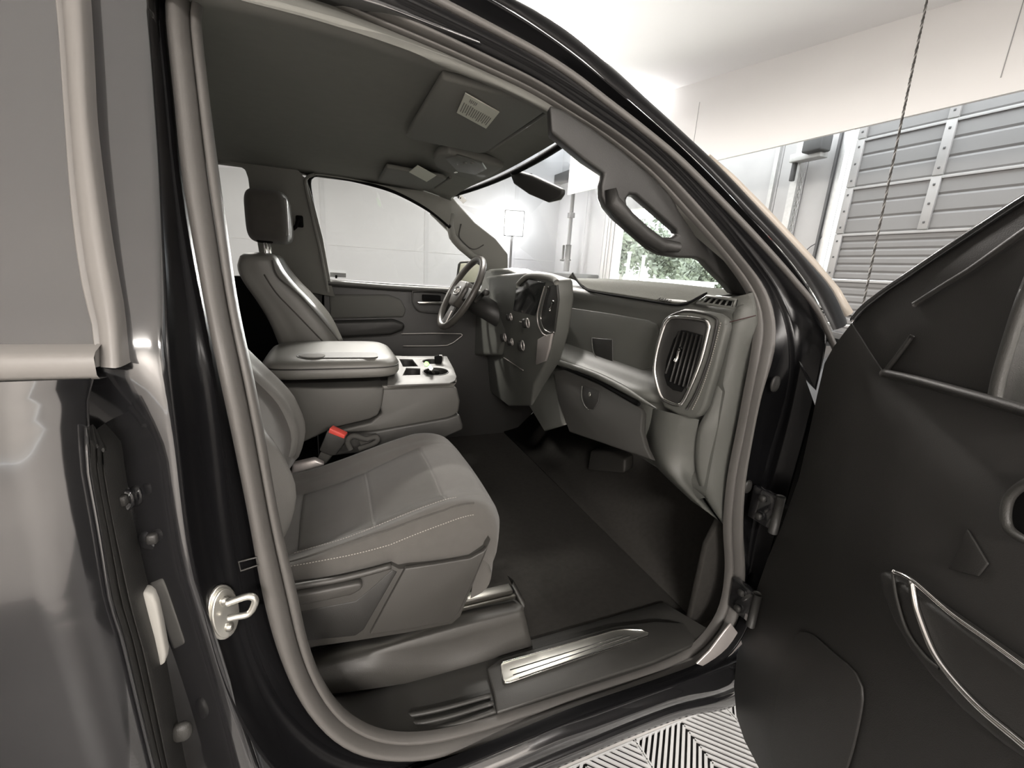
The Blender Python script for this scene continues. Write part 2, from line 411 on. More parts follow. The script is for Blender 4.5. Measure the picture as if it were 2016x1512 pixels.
# shop light fixtures, the last an added one for fascia and cabin
for i, (x, y, z) in enumerate(SHOP):
    L = ['nearest the closed door on the low side', 'above the open passenger door', 'behind the cab on the high side', 'over the truck bonnet side', 'by the far wall towards the rear', 'by the far wall towards the bay', 'right above the truck windscreen, added to brighten fascia and cabin'][i]
    f = empty('shop_light_fixture', (x, y, z), label='white linear ceiling shop light '+L, cat='ceiling light', group='linear shop lights')
    box('housing', (x, y, z), (1.4, 0.3, 0.06), FASCM, f, 0.01)
    tube('hanger', [(x-0.5, y, z), (x-0.5, y, zc(y))], 0.004, IRON, f, sides=5); tube('hanger', [(x+0.5, y, z), (x+0.5, y, zc(y))], 0.004, IRON, f, sides=5)
# bright flood lamp beyond the windscreen
EMIT = mat('lamp_lens', (1, 1, 1), 0.4, emit=(1, 0.99, 0.97), estr=25)
P = UY(1012, 440, 10.2)
fl2 = empty('flood_lamp', (P.x, P.y, 0), label='glaring white flood lamp on a stand seen through the windscreen', cat='lamp')
d = (CAM-P).normalized()
Rl = d.to_track_quat('Z', 'Y').to_matrix()
box('lamp_head', P-d*0.08, (0.5, 0.62, 0.12), IRON, fl2, 0.02, Rl); box('lens', P, (0.44, 0.56, 0.02), EMIT, fl2, 0.004, Rl)
tube('stand_pole', [P-d*0.12, Vector((P.x, P.y+0.1, P.z-0.4)), Vector((P.x, P.y+0.1, 0.0))], 0.03, IRON, fl2, sides=8)
for a in (0, 2.1, 4.2): tube('stand_leg', [(P.x, P.y+0.1, 0.7), (P.x+0.6*math.cos(a), P.y+0.1+0.6*math.sin(a), 0.02)], 0.018, IRON, fl2, sides=6)
pl = bpy.data.lights.new('flood_glow', 'AREA'); pl.shape = 'RECTANGLE'; pl.size = 0.44; pl.size_y = 0.56; pl.energy = 50; pl.spread = math.radians(60); pl.color = (1, 0.98, 0.95)
po = bpy.data.objects.new('flood_glow', pl); COL.objects.link(po); po.location = P+d*0.03; po.rotation_euler = (-Rl.col[2]).to_track_quat('-Z', 'Y').to_euler()
po.rotation_euler = (Vector((0.4, 1.2, 1.3))-P).to_track_quat('-Z', 'Y').to_euler()
pl2 = bpy.data.lights.new('added_wall_glow', 'POINT'); pl2.energy = 25; pl2.shadow_soft_size = 0.12; po2 = bpy.data.objects.new('added_wall_glow', pl2); COL.objects.link(po2); po2.location = P-d*0.2  # unseen point light added behind the lamp head to whiten the wall
ul = empty('wall_uplight', (4.7, 6.35, 3.8), label='small white uplight on the fascia beside the windscreen pillar', cat='lamp')
box('uplight_bowl', (4.62, 6.35, 3.82), (0.24, 0.3, 0.10), FASCM, ul, 0.03, seg=3); box('uplight_bracket', (4.77, 6.35, 3.82), (0.06, 0.1, 0.14), GALV, ul, 0.008); box('uplight_lens', (4.62, 6.35, 3.876), (0.2, 0.26, 0.012), EMIT, ul, 0.003)
u1 = bpy.data.lights.new('uplight_glow', 'AREA'); u1.shape = 'RECTANGLE'; u1.size = 0.2; u1.size_y = 0.26; u1.energy = 8; u2 = bpy.data.objects.new('uplight_glow', u1); COL.objects.link(u2); u2.location = (4.62, 6.35, 3.89); u2.rotation_euler = (math.pi, 0, 0)
# dark jack post with crossbar in front of the far bay
Pb = UX(1116, 520, 5.6)
jp = empty('jack_post', (5.6, Pb.y, 0), label='thin dark upright post with a slim side cylinder by the far wall', cat='post')
tube('post', [(5.6, Pb.y, 1.7), (5.6, Pb.y, 3.9)], 0.05, IRON, jp, sides=8); tube('lower_sleeve', [(5.6, Pb.y, 1.6), (5.6, Pb.y, 2.25)], 0.075, IRON, jp, sides=8)
tube('side_cylinder', [(5.6, Pb.y+0.25, 1.85), (5.6, Pb.y+0.25, 2.25)], 0.03, IRON, jp, sides=8); box('clamp', (5.6, Pb.y, 2.95), (0.14, 0.14, 0.12), IRON, jp, 0.01)
box('cross_pin', (5.6, Pb.y+0.1, 1.88), (0.06, 0.5, 0.04), IRON, jp, 0.01)
bb = empty('base_box', (5.6, Pb.y-0.1, 0), label='grey cabinet with triangular gussets under the dark post', cat='cabinet')
box('body', (5.6, Pb.y-0.15, 0.72), (0.7, 1.5, 1.44), GALV, bb, 0.02); box('lid', (5.6, Pb.y-0.15, 1.5), (0.76, 1.56, 0.12), IRON, bb, 0.02)
# ------------------------------------------------------------------ outside the open bay
GROUNDM = mat('pale_yard', (0.62, 0.64, 0.52), 0.9, var=0.2, vscale=0.5)
LEAF = mat('leaf', (0.13, 0.15, 0.115), 0.8, var=0.5, vscale=3); BARK = mat('bark', (0.25, 0.24, 0.22), 0.9)
st(add('yard_ground', mesh([(XW+0.2, -20, -0.05), (70, -20, -0.05), (70, 90, -0.05), (XW+0.2, 90, -0.05)], [(0, 1, 2, 3)], False), GROUNDM))
def tree(x, y, h, r, label, n=1500):
    t = empty('tree', (x, y, 0), label=label, cat='tree', group='trees beyond the open bay')
    tube('trunk', [(x, y, 0), (x+0.1, y, h*0.4), (x, y+0.1, h*0.75)], [0.2, 0.15, 0.08], BARK, t, sides=7)
    V = []; F = []
    for i in range(n):
        a = random.uniform(0, 6.283); e = math.asin(random.uniform(-1, 1)); rr = r*random.uniform(0.55, 1.0)*(0.8+0.3*math.sin(3*a+e*4))
        c = Vector((x+rr*math.cos(a)*math.cos(e), y+rr*math.sin(a)*math.cos(e), h*0.62+rr*0.75*math.sin(e)*h/(2.4*r)*1.2))
        s = random.uniform(0.12, 0.3)
        q = [Vector((random.uniform(-1, 1), random.uniform(-1, 1), random.uniform(-1, 1)))*s for _ in range(4)]
        k = len(V); V.extend([c+q[0], c+q[1], c-q[0], c-q[1]]); F.append((k, k+1, k+2, k+3))
    o = add('crown', mesh(V, F, False), LEAF, t); o['kind'] = 'stuff'
tl = ['leafy tree at the left edge of the open bay', 'tall tree behind the pale utility pole', 'round tree behind the white shed', 'low tree seen through the grab handle opening', 'small tree right of the white shed', 'dark hedge tree beyond the yard fence']
for (px, X, h, r), l in zip(((1224, 22, 6.2, 2.1), (1262, 30, 8.0, 2.7), (1308, 26, 5.4, 2.2), (1330, 36, 7.6, 2.8), (1392, 25, 3.4, 1.8), (1366, 32, 3.6, 2.2)), tl):
    p = UX(px, 520, X); tree(X, p.y, h, r, l)
SHEDM = mat('white_shed', (0.9, 0.9, 0.88), 0.7)
p = UX(1308, 545, 16.0)
sh = empty('shed', (16, p.y, 0), label='flat white shed standing in the yard beyond the open bay', cat='shed')
box('shed_wall', (17, p.y, 0.75), (2, 2.9, 1.5), SHEDM, sh, 0.02); box('shed_roof', (17, p.y, 1.55), (2.2, 3.1, 0.1), SHEDM, sh, 0.02); box('shed_door', (15.98, p.y+0.9, 0.65), (0.04, 0.5, 1.3), GALV, sh, 0.01)
for px, X, h, lab in ((1237, 20, 3.3, 'pale weathered utility pole in front of the trees'), (1266, 22, 3.2, 'white marker post in front of the trees')):
    p = UX(px, 520, X); po_ = empty('utility_pole', (X, p.y, 0), label=lab, cat='pole')
    tube('shaft', [(X, p.y, 0), (X, p.y, h)], 0.11, SHEDM, po_, sides=8); box('cap', (X, p.y, h+0.04), (0.26, 0.26, 0.08), SHEDM, po_, 0.01)

# ================================================================== THE TRUCK
T = empty('pickup_truck', (0.5, 1.03, 0), label='black crew cab pickup truck with its front passenger door wide open', cat='truck')
def grp(name, loc, label=None): return empty(name, loc, T, label)
NSEG = (44, 44, 40, 54)
def ring4(segs, f):
    """closed curve from four pixel segments (left, bottom, right, top)"""
    out = []
    for s, n in zip(segs, NSEG):
        out += resample([f(*p) for p in s], n+1)[:-1]
    return out
# --- pixel traces of the door opening, from its trim edge outwards
I_ = [[(392, 0), (391, 20), (402, 126), (417, 251), (427, 327), (445, 452), (467, 603), (489, 703), (515, 834), (548, 1022), (580, 1156), (605, 1270), (629, 1336)],
      [(629, 1336), (666, 1392), (703, 1422), (750, 1443), (801, 1449), (866, 1443), (960, 1420), (1050, 1391), (1146, 1359), (1286, 1312), (1361, 1280)],
      [(1361, 1280), (1403, 1233), (1424, 1186), (1432, 1117), (1428, 1037), (1437, 940), (1456, 844), (1470, 768), (1485, 691), (1490, 633), (1482, 590)],
      [(1482, 590), (1466, 562), (1447, 535), (1408, 486), (1347, 419), (1286, 352), (1225, 300), (1164, 255), (1120, 229), (1050, 185), (972, 148), (861, 98), (750, 52), (639, 4), (560, -26), (480, -44), (415, -35), (392, 0)]]
O_ = [[(320, -20), (323, 20), (334, 126), (347, 251), (353, 327), (374, 452), (402, 603), (422, 703), (451, 834), (489, 1022), (512, 1156), (540, 1264), (577, 1355)],
      [(577, 1355), (617, 1414), (671, 1460), (726, 1480), (801, 1486), (866, 1478), (960, 1450), (1050, 1416), (1146, 1382), (1290, 1332), (1385, 1292)],
      [(1385, 1292), (1430, 1250), (1452, 1190), (1460, 1117), (1454, 1037), (1456, 950), (1470, 850), (1488, 768), (1510, 710), (1518, 660), (1514, 614)],
      [(1514, 614), (1498, 564), (1462, 520), (1408, 452), (1347, 382), (1286, 322), (1225, 273), (1164, 233), (1119, 203), (1050, 160), (972, 122), (861, 68), (750, 20), (639, -28), (560, -60), (480, -85), (370, -80), (320, -20)]]
J2_ = [[(305, -40), (310, 20), (325, 126), (337, 251), (343, 327), (362, 452), (390, 603), (414, 703), (436, 834), (455, 1022), (472, 1130), (490, 1237), (522, 1334)],
       [(522, 1334), (568, 1409), (634, 1468), (700, 1500), (801, 1510), (866, 1492), (960, 1460), (1050, 1428), (1146, 1392), (1290, 1342), (1392, 1302)],
       [(1392, 1302), (1440, 1258), (1462, 1190), (1471, 1117), (1478, 1050), (1495, 975), (1512, 900), (1535, 830), (1556, 745), (1556, 680), (1545, 620)],
       [(1545, 620), (1518, 560), (1475, 505), (1424, 440), (1363, 368), (1302, 305), (1240, 252), (1180, 212), (1135, 182), (1062, 138), (984, 98), (872, 42), (760, -8), (650, -58), (560, -95), (480, -120), (350, -115), (305, -40)]]
J1_ = [[(284, -80), (289, 0), (299, 126), (308, 251), (314, 327), (318, 452), (326, 603), (326, 703), (344, 834), (361, 1000), (376, 1103), (408, 1237), (430, 1317)],
       [(430, 1317), (467, 1414), (530, 1512), (620, 1590), (780, 1560), (866, 1528), (960, 1492), (1050, 1452), (1146, 1412), (1290, 1362), (1405, 1320)],
       [(1405, 1320), (1455, 1275), (1490, 1190), (1508, 1117), (1530, 1045), (1550, 985), (1566, 930), (1588, 850), (1607, 770), (1622, 700), (1640, 650)],
       [(1640, 650), (1600, 575), (1545, 500), (1475, 425), (1400, 345), (1330, 278), (1265, 220), (1200, 165), (1150, 120), (1075, 65), (998, 15), (885, -45), (770, -100), (650, -150), (560, -180), (480, -200), (330, -190), (284, -80)]]
S_TOP = [(1672, 628), (1645, 566), (1580, 494), (1504, 413), (1428, 333), (1353, 262), (1277, 191), (1212, 131), (1141, 70), (1080, 32), (1010, 0), (900, -55), (780, -110), (650, -170), (560, -205), (480, -225)]
RI = ring4(I_, lambda x, y: US(x, y, 0.115))
RO = ring4(O_, lambda x, y: US(x, y, 0.105))
RJ2 = ring4(J2_, lambda x, y: US(x, y, 0.095))
RJ1 = ring4(J1_, lambda x, y: US(x, y, 0.045))
RJ0 = ring4(J1_, lambda x, y: US(x, y, 0.045) + Vector((0, 0.03, 0)))
NR = len(RI)
def smooth_ring(r, it=5):
    for _ in range(it):
        r = [r[k]*0.5+(r[k-1]+r[(k+1) % len(r)])*0.25 for k in range(len(r))]
    return r
RI, RO, RJ2, RJ1 = smooth_ring(RI, 2), smooth_ring(RO, 3), smooth_ring(RJ2, 8), smooth_ring(RJ1, 8)
def mixr(a, b, t, off=(0, 0, 0)): return [p.lerp(q, t)+Vector(off) for p, q in zip(a, b)]
# rubber door seal: inner lip, groove, hollow bulb
seal_g = grp('door_seal', (0.4, 0.1, 0.5), 'grey rubber seal running around the front door opening')
bul = []
for t, d in ((0.30, 0.0), (0.34, -0.014), (0.46, -0.024), (0.62, -0.028), (0.78, -0.024), (0.92, -0.013), (1.0, 0.004)):
    bul.append(mixr(RI, RO, t, (0, d, 0)))
loft('seal_bulb', bul, RUBBER, seal_g, cu=True, flip=True)
lip = []
for t, d in ((-0.01, 0.008), (-0.03, 0.0), (0.05, -0.012), (0.2, -0.013), (0.28, -0.004), (0.32, 0.006)):
    lip.append(mixr(RI, RO, t, (0, d, 0)))
loft('seal_lip', lip, RUBBER, seal_g, cu=True, flip=True)
# painted jamb: flange, fold, stepped wall, outer lip
jr = [mixr(RO, RJ2, 0.0, (0, 0.012, 0)), mixr(RO, RJ2, 0.5, (0, 0.004, 0)), mixr(RO, RJ2, 0.94), RJ2, mixr(RJ2, RJ1, 0.06, (0, -0.004, 0)),
      mixr(RJ2, RJ1, 0.25, (0, 0.006, 0)), mixr(RJ2, RJ1, 0.5, (0, 0.010, 0)), mixr(RJ2, RJ1, 0.78, (0, 0.008, 0)), mixr(RJ2, RJ1, 0.93, (0, 0.0, 0)), RJ1, mixr(RJ1, RJ2, -0.05, (0, 0.006, 0)), mixr(RJ1, RJ2, -0.08, (0, 0.03, 0))]
loft('door_jamb', jr, PAINTJ, T, cu=True, flip=True, label='glossy black painted door jamb around the opening')
# centre pillar outer skin
nL = NSEG[0]
PL1 = RJ1[:nL-6]
PL1 = PL1+[PL1[-1]+Vector((0.006*k, 0, -0.05*k)) for k in range(1, 12)]
rings = [[p+Vector((0, 0.03, 0)) for p in PL1], PL1]
for dx, dy in ((-0.010, -0.004), (-0.03, -0.006), (-0.06, -0.004), (-0.09, 0.002), (-0.15, 0.012)):
    rings.append([p+Vector((dx, dy+0.55*abs(dx)*max(0, min(1, (1.38-p.z)/0.12)), 0)) for p in PL1])
loft('centre_pillar', rings, PAINT, T, label='glossy black centre pillar between the two doors', flip=False)
# windscreen pillar outer skin and roof rail
ST = resample([US(x, y, 0.06) for x, y in S_TOP], NSEG[3]+1)
JT = resample([US(x, y, 0.045) for x, y in J1_[3]], NSEG[3]+1)
rings = [JT]
for t, d in ((0.1, -0.006), (0.35, -0.012), (0.6, -0.010), (0.85, 0.0), (1.0, 0.012)):
    rings.append([p.lerp(q, t)+Vector((0, d, 0)) for p, q in zip(JT, ST)])
rings.append([q+Vector((0.01, 0.06, 0.015)) for q in ST])
loft('roof_rail', rings, PAINTJ, T, label='curved black roof rail and windscreen pillar', flip=True)
tan = mat('moulding_reflection', (0.42, 0.38, 0.33), 0.35, var=0.05)  # tan colour carries the light the moulding reflects
tp = [US(x, y, 0.075) for x, y in ((1668, 618), (1640, 572), (1585, 506), (1508, 424), (1440, 352), (1395, 306))]
tube('windscreen_moulding', tp, [0.014, 0.015, 0.014, 0.013, 0.010, 0.004], tan, T, n=24 if False else None, sides=8, label='windscreen edge moulding with reflected light painted tan')
tube('rail_highlight', [US(x, y, 0.03) for x, y in ((1650, 700), (1610, 612), (1560, 548), (1485, 464), (1410, 386), (1335, 312), (1260, 250), (1190, 196), (1130, 150), (1060, 105), (980, 62), (880, 10), (780, -40))], [0.003]+[0.007]*58+[0.005], RUBBER, T, n=60, sides=8)  # grey bead stands in for the highlight along the roof rail
# rocker panel below the opening
def rkc(pts, y):
    q = [UY(x, yy, y) for x, yy in pts]; a = q[0]; b = q[-1]
    return resample([Vector((-0.40, y, a.z-0.005))]+q+[Vector((1.25, y+0.02, b.z+0.01))], 46)
k0 = rkc(((787, 1511), (863, 1484), (1023, 1428), (1204, 1366), (1301, 1331), (1398, 1300)), 0.085)
k1 = rkc(((943, 1503), (1092, 1437), (1172, 1410), (1301, 1362), (1440, 1313)), 0.045)
k2 = rkc(((1051, 1509), (1145, 1470), (1249, 1426), (1336, 1394), (1440, 1367)), 0.038)
k3 = rkc(((1106, 1509), (1231, 1456), (1353, 1411), (1445, 1391)), 0.036)
RK = [[p+Vector((0, 0.03, 0.0)) for p in k0], k0, mixr(k0, k1, 0.25, (0, 0, 0.004)), mixr(k0, k1, 0.6, (0, 0, 0.006)), mixr(k0, k1, 0.85, (0, -0.001, 0.004)), k1, mixr(k1, k2, 0.03, (0, 0.006, 0)), mixr(k1, k2, 0.07, (0, 0.005, 0)), mixr(k1, k2, 0.1, (0, -0.004, 0)), mixr(k1, k2, 0.5, (0, -0.008, 0)), mixr(k1, k2, 0.9, (0, -0.002, 0)), mixr(k1, k2, 0.95, (0, 0.005, 0)), k2, mixr(k2, k3, 0.15, (0, -0.004, 0)), mixr(k2, k3, 0.7, (0, -0.002, 0)), k3, [p+Vector((0, 0.06, -0.03)) for p in k3]]
loft('rocker_panel', RK, PAINT, T, label='glossy black rocker panel under the door opening', flip=True)
# light grey drain plate and flange at the front lower corner
pc = [US(x, y, 0.06) for x, y in ((1372, 1308), (1398, 1282), (1428, 1242), (1440, 1228), (1456, 1250), (1462, 1268), (1440, 1290), (1397, 1316))]
prism('corner_plate', pc, (0, 0.006, 0), SATIN, T, 0.002, label='pale grey plate at the lower front corner of the opening')
# round plugs, hinge and check strap on the front pillar
for px, py, r in ((1526, 756, 0.019), (1472, 958, 0.017)):
    c = US(px, py, 0.088)
    soft('body_plug', c, (2*r*0.8, 0.012, 2.2*r), TRIMD, T, e=2.2, nu=18, nv=8)
for z in (0.98, 0.70):
    h = grp('door_hinge', (0.99, 0.04, z))
    box('hinge_leaf', (1.0, 0.05, z), (0.02, 0.07, 0.09), PAINT, h, 0.004); tube('hinge_pin', [(0.995, 0.012, z-0.05), (0.995, 0.012, z+0.05)], 0.011, TRIMD, h, sides=10)
    for dz in (-0.025, 0.025): soft('hinge_bolt', (0.985, 0.05, z+dz), (0.012, 0.018, 0.018), TRIMD, h, e=3, nu=10, nv=6)
c = UY(1530, 1003, 0.05)
prism('check_strap', [c+Vector((-0.012, 0, -0.02)), c+Vector((0.012, 0, -0.024)), c+Vector((0.012, 0, 0.02)), c+Vector((-0.012, 0, 0.018))], (0, -0.06, 0), TRIMD, T, 0.004)
soft('check_pin', UY(1527, 1005, 0.03), (0.006, 0.006, 0.016), STEEL, T, e=2.5, nu=8, nv=6)
# striker on the centre pillar
sg = grp('door_striker', US(455, 1205, 0.09), 'bright zinc door striker loop')
c = US(441, 1206, 0.066); ax = Vector((0.72, -0.68, 0.08)).normalized()
Rs = ax.to_track_quat('Z', 'Y').to_matrix()
def disc(name, c, R, rx, ry, t, m, par, n=24, lab=None):
    return prism(name, [c + R @ Vector((rx*math.cos(2*math.pi*i/n), ry*math.sin(2*math.pi*i/n), 0)) for i in range(n)], R @ Vector((0, 0, t)), m, par, t*0.3, label=lab)
disc('striker_washer', c-ax*0.006, Rs, 0.024, 0.047, 0.006, ALU, sg); disc('striker_plate', c, Rs, 0.021, 0.042, 0.006, ALU, sg)
up = Rs @ Vector((0, 1, 0))
if up.z < 0: up = -up
LP = [UY(x, y, 0.045) for x, y in ((446, 1188), (462, 1182), (488, 1174), (501, 1178), (501, 1190), (490, 1208), (465, 1214), (448, 1218))]
tube('striker_loop', LP, 0.0052, ALU, sg, n=30, sides=8)
for s_ in (-1, 1): soft('striker_screw', c+ax*0.006+up*0.024*s_, (0.014, 0.014, 0.014), STEEL, sg, e=2.5, nu=10, nv=6)
# small slot outline on the pillar flange
tube('pillar_clip', [US(x, y, 0.086) for x, y in ((470, 1106), (506, 1097), (510, 1112), (474, 1124))], 0.0016, TRIM, T, closed=True, sides=5)

# ------------------------------------------------------------------ rear passenger door (closed)
RD = grp('rear_door', (-0.7, 0.0, 0.45), 'closed black rear passenger door reflecting the grey garage')
def skin_y(z):
    a = 0.0
    if z > 1.2: a += 0.10*(z-1.2)**1.5
    if z < 0.95: a += 0.12*(0.95-z)**2
    return a
E_ = [(176, 746), (165, 786), (168, 860), (172, 931), (185, 1001), (200, 1090), (215, 1183), (236, 1250), (258, 1340), (300, 1512), (335, 1640), (370, 1760), (405, 1860)]
def USk(px, py, dy=0.0):
    y = 0.0
    for _ in range(6):
        p = UY(px, py, y+dy); y = skin_y(p.z)
    return p
e3 = resample([USk(*p) for p in E_], 40)
rings = [[p+Vector((0.0, 0.012, 0)) for p in e3], e3]
for i in range(1, 14):
    t = i/13
    rings.append([Vector((p.x*(1-t)+(-1.15)*t, skin_y(p.z)-0.012*math.sin(math.pi*min(1, t*1.2)), p.z)) for p in e3])
loft('door_skin', rings, PAINT, RD)
H_ = [(183, 850), (215, 884), (220, 931), (236, 1022), (252, 1095), (268, 1167), (284, 1230), (300, 1290), (320, 1390), (344, 1512), (372, 1640), (400, 1760), (430, 1860)]
e4 = resample([USk(x, y) for x, y in [(170, 840)]+E_[3:]], 40); h4 = resample([USk(x, y, 0.045) for x, y in H_], 40)
rr_ = []
for t, d in ((0, 0.008), (0.12, 0.004), (0.2, 0.014), (0.33, 0.016), (0.38, 0.006), (0.45, 0.006), (0.5, 0.018), (0.66, 0.018), (0.74, 0.004), (0.86, 0.002), (1.0, 0.006), (1.02, 0.05)):
    rr_.append([p.lerp(q, t)+Vector((0, d-0.012*t, 0)) for p, q in zip(e4, h4)])
loft('door_edge_seal', rr_, TRIMD, RD, label='ridged black edge of the rear door')
tube('edge_bead', [p+Vector((0.002, -0.002, 0)) for p in e3[2:]], 0.0022, PAINT, RD, sides=6)
# privacy glass, frame trim and belt moulding
GE = [(82, -200), (110, 0), (125, 200), (140, 402), (160, 552), (183, 650), (190, 688)]
g3 = resample([US(x, y, 0.025) for x, y in GE], 24)
rings = [g3] + [[Vector((p.x*(1-t)-1.15*t, p.y, p.z)) for p in g3] for t in (0.25, 0.5, 0.75, 1)]
loft('privacy_glass', rings, TINT, RD, label='dark tinted rear side window')
F_ = [(150, -200), (165, 0), (172, 130), (179, 251), (205, 452), (224, 560), (234, 620), (240, 722)]
f3 = resample([US(x, y, 0.02) for x, y in F_], 24); g4 = resample([US(x, y, 0.018) for x, y in GE[:-1]+[(186, 722)]], 24)
rings = []
for t, d in ((-0.05, 0.012), (-0.02, 0.0), (0.1, -0.004), (0.18, 0.004), (0.24, -0.002), (0.6, -0.006), (0.86, -0.008), (0.97, -0.002), (1.0, 0.01), (0.98, 0.05)):
    rings.append([p.lerp(q, t)+Vector((0, d, 0)) for p, q in zip(g4, f3)])
FRM = mat('window_frame_trim', (0.20, 0.19, 0.18), 0.4, var=0.05)
loft('window_frame_trim', rings, FRM, RD, label='grey satin upright window trim')
bl = []
for (y, z) in ((0.03, 1.408), (0.012, 1.402), (0.006, 1.396), (0.006, 1.376), (0.012, 1.370), (0.03, 1.368)):
    bl.append([Vector((x, y, z)) for x in (-0.252, -0.5, -0.8, -1.15)])
loft('belt_moulding', bl, FRM, RD, flip=True, label='grey belt moulding under the rear window')
tube('gap_weatherstrip', [US(x, y, 0.06) for x, y in ((168, -60), (181, 60), (192, 200), (213, 420), (236, 590), (258, 715))], 0.011, GAP, T, n=24, sides=6)
# hinge pieces seen in the door gap
hg = grp('rear_door_hinge', UY(275, 1000, 0.08))
hp = [UY(x, y, 0.08) for x, y in ((232, 955), (262, 960), (300, 965), (322, 978), (326, 1000), (318, 1025), (290, 1030), (240, 1040))]
prism('hinge_bracket', hp, (0, 0.015, 0), PAINT, hg, 0.005); 
for px, py in ((240, 985), (300, 1060)):
    soft('hinge_bolt', UY(px, py, 0.075), (0.03, 0.02, 0.034), PAINT, hg, e=2.4, nu=14, nv=8); soft('bolt_head', UY(px, py, 0.06), (0.014, 0.012, 0.016), STEEL if False else TRIMD, hg, e=4, nu=10, nv=6)
bs = [UY(x, y, 0.062) for x, y in ((272, 1170), (284, 1166), (300, 1172), (308, 1190), (326, 1290), (324, 1308), (308, 1316), (304, 1300), (285, 1225))]
prism('bump_stop', bs, (0, 0.02, 0), mat('pale_rubber', (0.42, 0.41, 0.38), 0.6), T, 0.005, label='pale grey bump stop in the door gap')
soft('gap_grommet', UY(358, 1440, 0.07), (0.03, 0.02, 0.035), TRIM, T, e=2.3, nu=14, nv=8)

# ------------------------------------------------------------------ helpers for the cabin
def path2(pts, n): return resample([Vector(p) for p in pts], n)
def dashes(name, path, m, par, step=0.008, frac=0.6, r=0.0011):
    L = 0; pts = resample(path, max(8, int(sum((Vector(b)-Vector(a)).length for a, b in zip(path, path[1:]))/step)))
    V = []; F = []
    for a, b in zip(pts, pts[1:]):
        b = a.lerp(b, frac); t = (b-a).normalized(); x = t.cross(Vector((0.3, -0.8, 0.5))).normalized()*r; y = t.cross(x).normalized()*r
        k = len(V)
        for c in (a, b): V.extend([c+x+y, c-x+y, c-x-y, c+x-y])
        F.extend([(k, k+1, k+5, k+4), (k+1, k+2, k+6, k+5), (k+2, k+3, k+7, k+6), (k+3, k, k+4, k+7), (k+3, k+2, k+1, k), (k+4, k+5, k+6, k+7)])
    o = add(name, mesh(V, F, False), m, par); o['kind'] = 'stuff'; return o
def uvpath(S, pts, n=24, lift=0.002):
    out = []
    for i in range(n):
        t = i/(n-1)*(len(pts)-1); k = min(int(t), len(pts)-2); f = t-k
        u = pts[k][0]*(1-f)+pts[k+1][0]*f; v = pts[k][1]*(1-f)+pts[k+1][1]*f
        p = S(u, v); h = 1e-3
        out.append(p+(S(u+h, v)-p).cross(S(u, v+h)-p).normalized()*lift)
    return out
# ------------------------------------------------------------------ floor and shell of the cab
prism('floor_carpet', [(-1.2, 0.24, 0.49), (1.06, 0.2, 0.49), (1.06, 1.86, 0.49), (-1.2, 1.84, 0.49)], (0, 0, 0.02), CARPET, T, label='black cabin carpet')
loft('toe_board', [[Vector((x, 0.14, z)), Vector((x, 1.9, z))] for x, z in ((1.0, 0.508), (1.1, 0.53), (1.3, 0.72), (1.38, 0.95), (1.40, 1.3))], CARPET, T, thick=0.01)
prism('kick_panel', [(0.95, 0.16, 0.51), (1.4, 0.16, 0.51), (1.4, 0.16, 1.15), (1.02, 0.16, 0.95), (0.96, 0.16, 0.80)], (0, 0.02, 0), CARPET, T, 0.006)
# sill trim between seat base and seal
botI = RI[NSEG[0]-3:NSEG[0]+NSEG[1]+4]
inner = [Vector((p.x, max(0.265, p.y+0.10), 0.525)) for p in botI]
rings = [[p+Vector((0, 0.02, -0.02)) for p in inner], inner]
for t in (0.3, 0.6, 0.85, 1.0):
    rings.append([a.lerp(Vector((b.x, b.y, b.z)), t) if b.z > 0.56 else Vector((a.x*(1-t)+b.x*t, a.y*(1-t)+b.y*t, (0.525+0.01*t)*(1-t**6)+b.z*t**6)) for a, b in zip(inner, botI)])
loft('sill_trim', rings, TRIM, T, label='grey plastic sill trim', flip=True)
SZ = 0.545
sp_ = [UZ(x, y, 0.537) for x, y in ((958, 1322), (985, 1302), (1100, 1268), (1210, 1238), (1290, 1228), (1365, 1232), (1392, 1240), (1361, 1276), (1286, 1308), (1146, 1353), (1050, 1385), (978, 1409), (972, 1372))]
prism('scuff_trim', sp_, (0, 0, 0.010), TRIM, T, 0.004, label='raised scuff trim on the sill')
PZ = 0.5485
plate = [UZ(x, y, PZ) for x, y in ((986, 1312), (990, 1306), (1100, 1275), (1206, 1244), (1228, 1241), (1262, 1242), (1276, 1248), (1276, 1254), (1150, 1296), (1003, 1346), (994, 1347), (990, 1341))]
pg = prism('sill_plate', plate, (0, 0, 0.004), ALU, T, 0.0015, label='brushed aluminium sill plate with long grooves')
for a, b in (((1004, 1319), (1226, 1251)), ((1010, 1329), (1240, 1252)), ((1022, 1335), (1258, 1254))):
    tube('plate_groove', [UZ(*a, PZ+0.0045), UZ(*b, PZ+0.0045)], 0.0011, TRIMD, pg, sides=5)
tube('plate_rim', [p+Vector((0, 0, 0.004)) for p in plate], 0.0016, CHROME, pg, closed=True, sides=5)
for k, q in enumerate((((690, 1403), (760, 1412), (850, 1400), (966, 1369)), ((715, 1421), (790, 1427), (870, 1414), (971, 1384)), ((760, 1436), (830, 1440), (900, 1424), (975, 1399)))):
    tube('sill_rib', [UZ(x, y, SZ-0.006) for x, y in q], 0.006, TRIM, T, n=20, sides=8, flat=0.8)
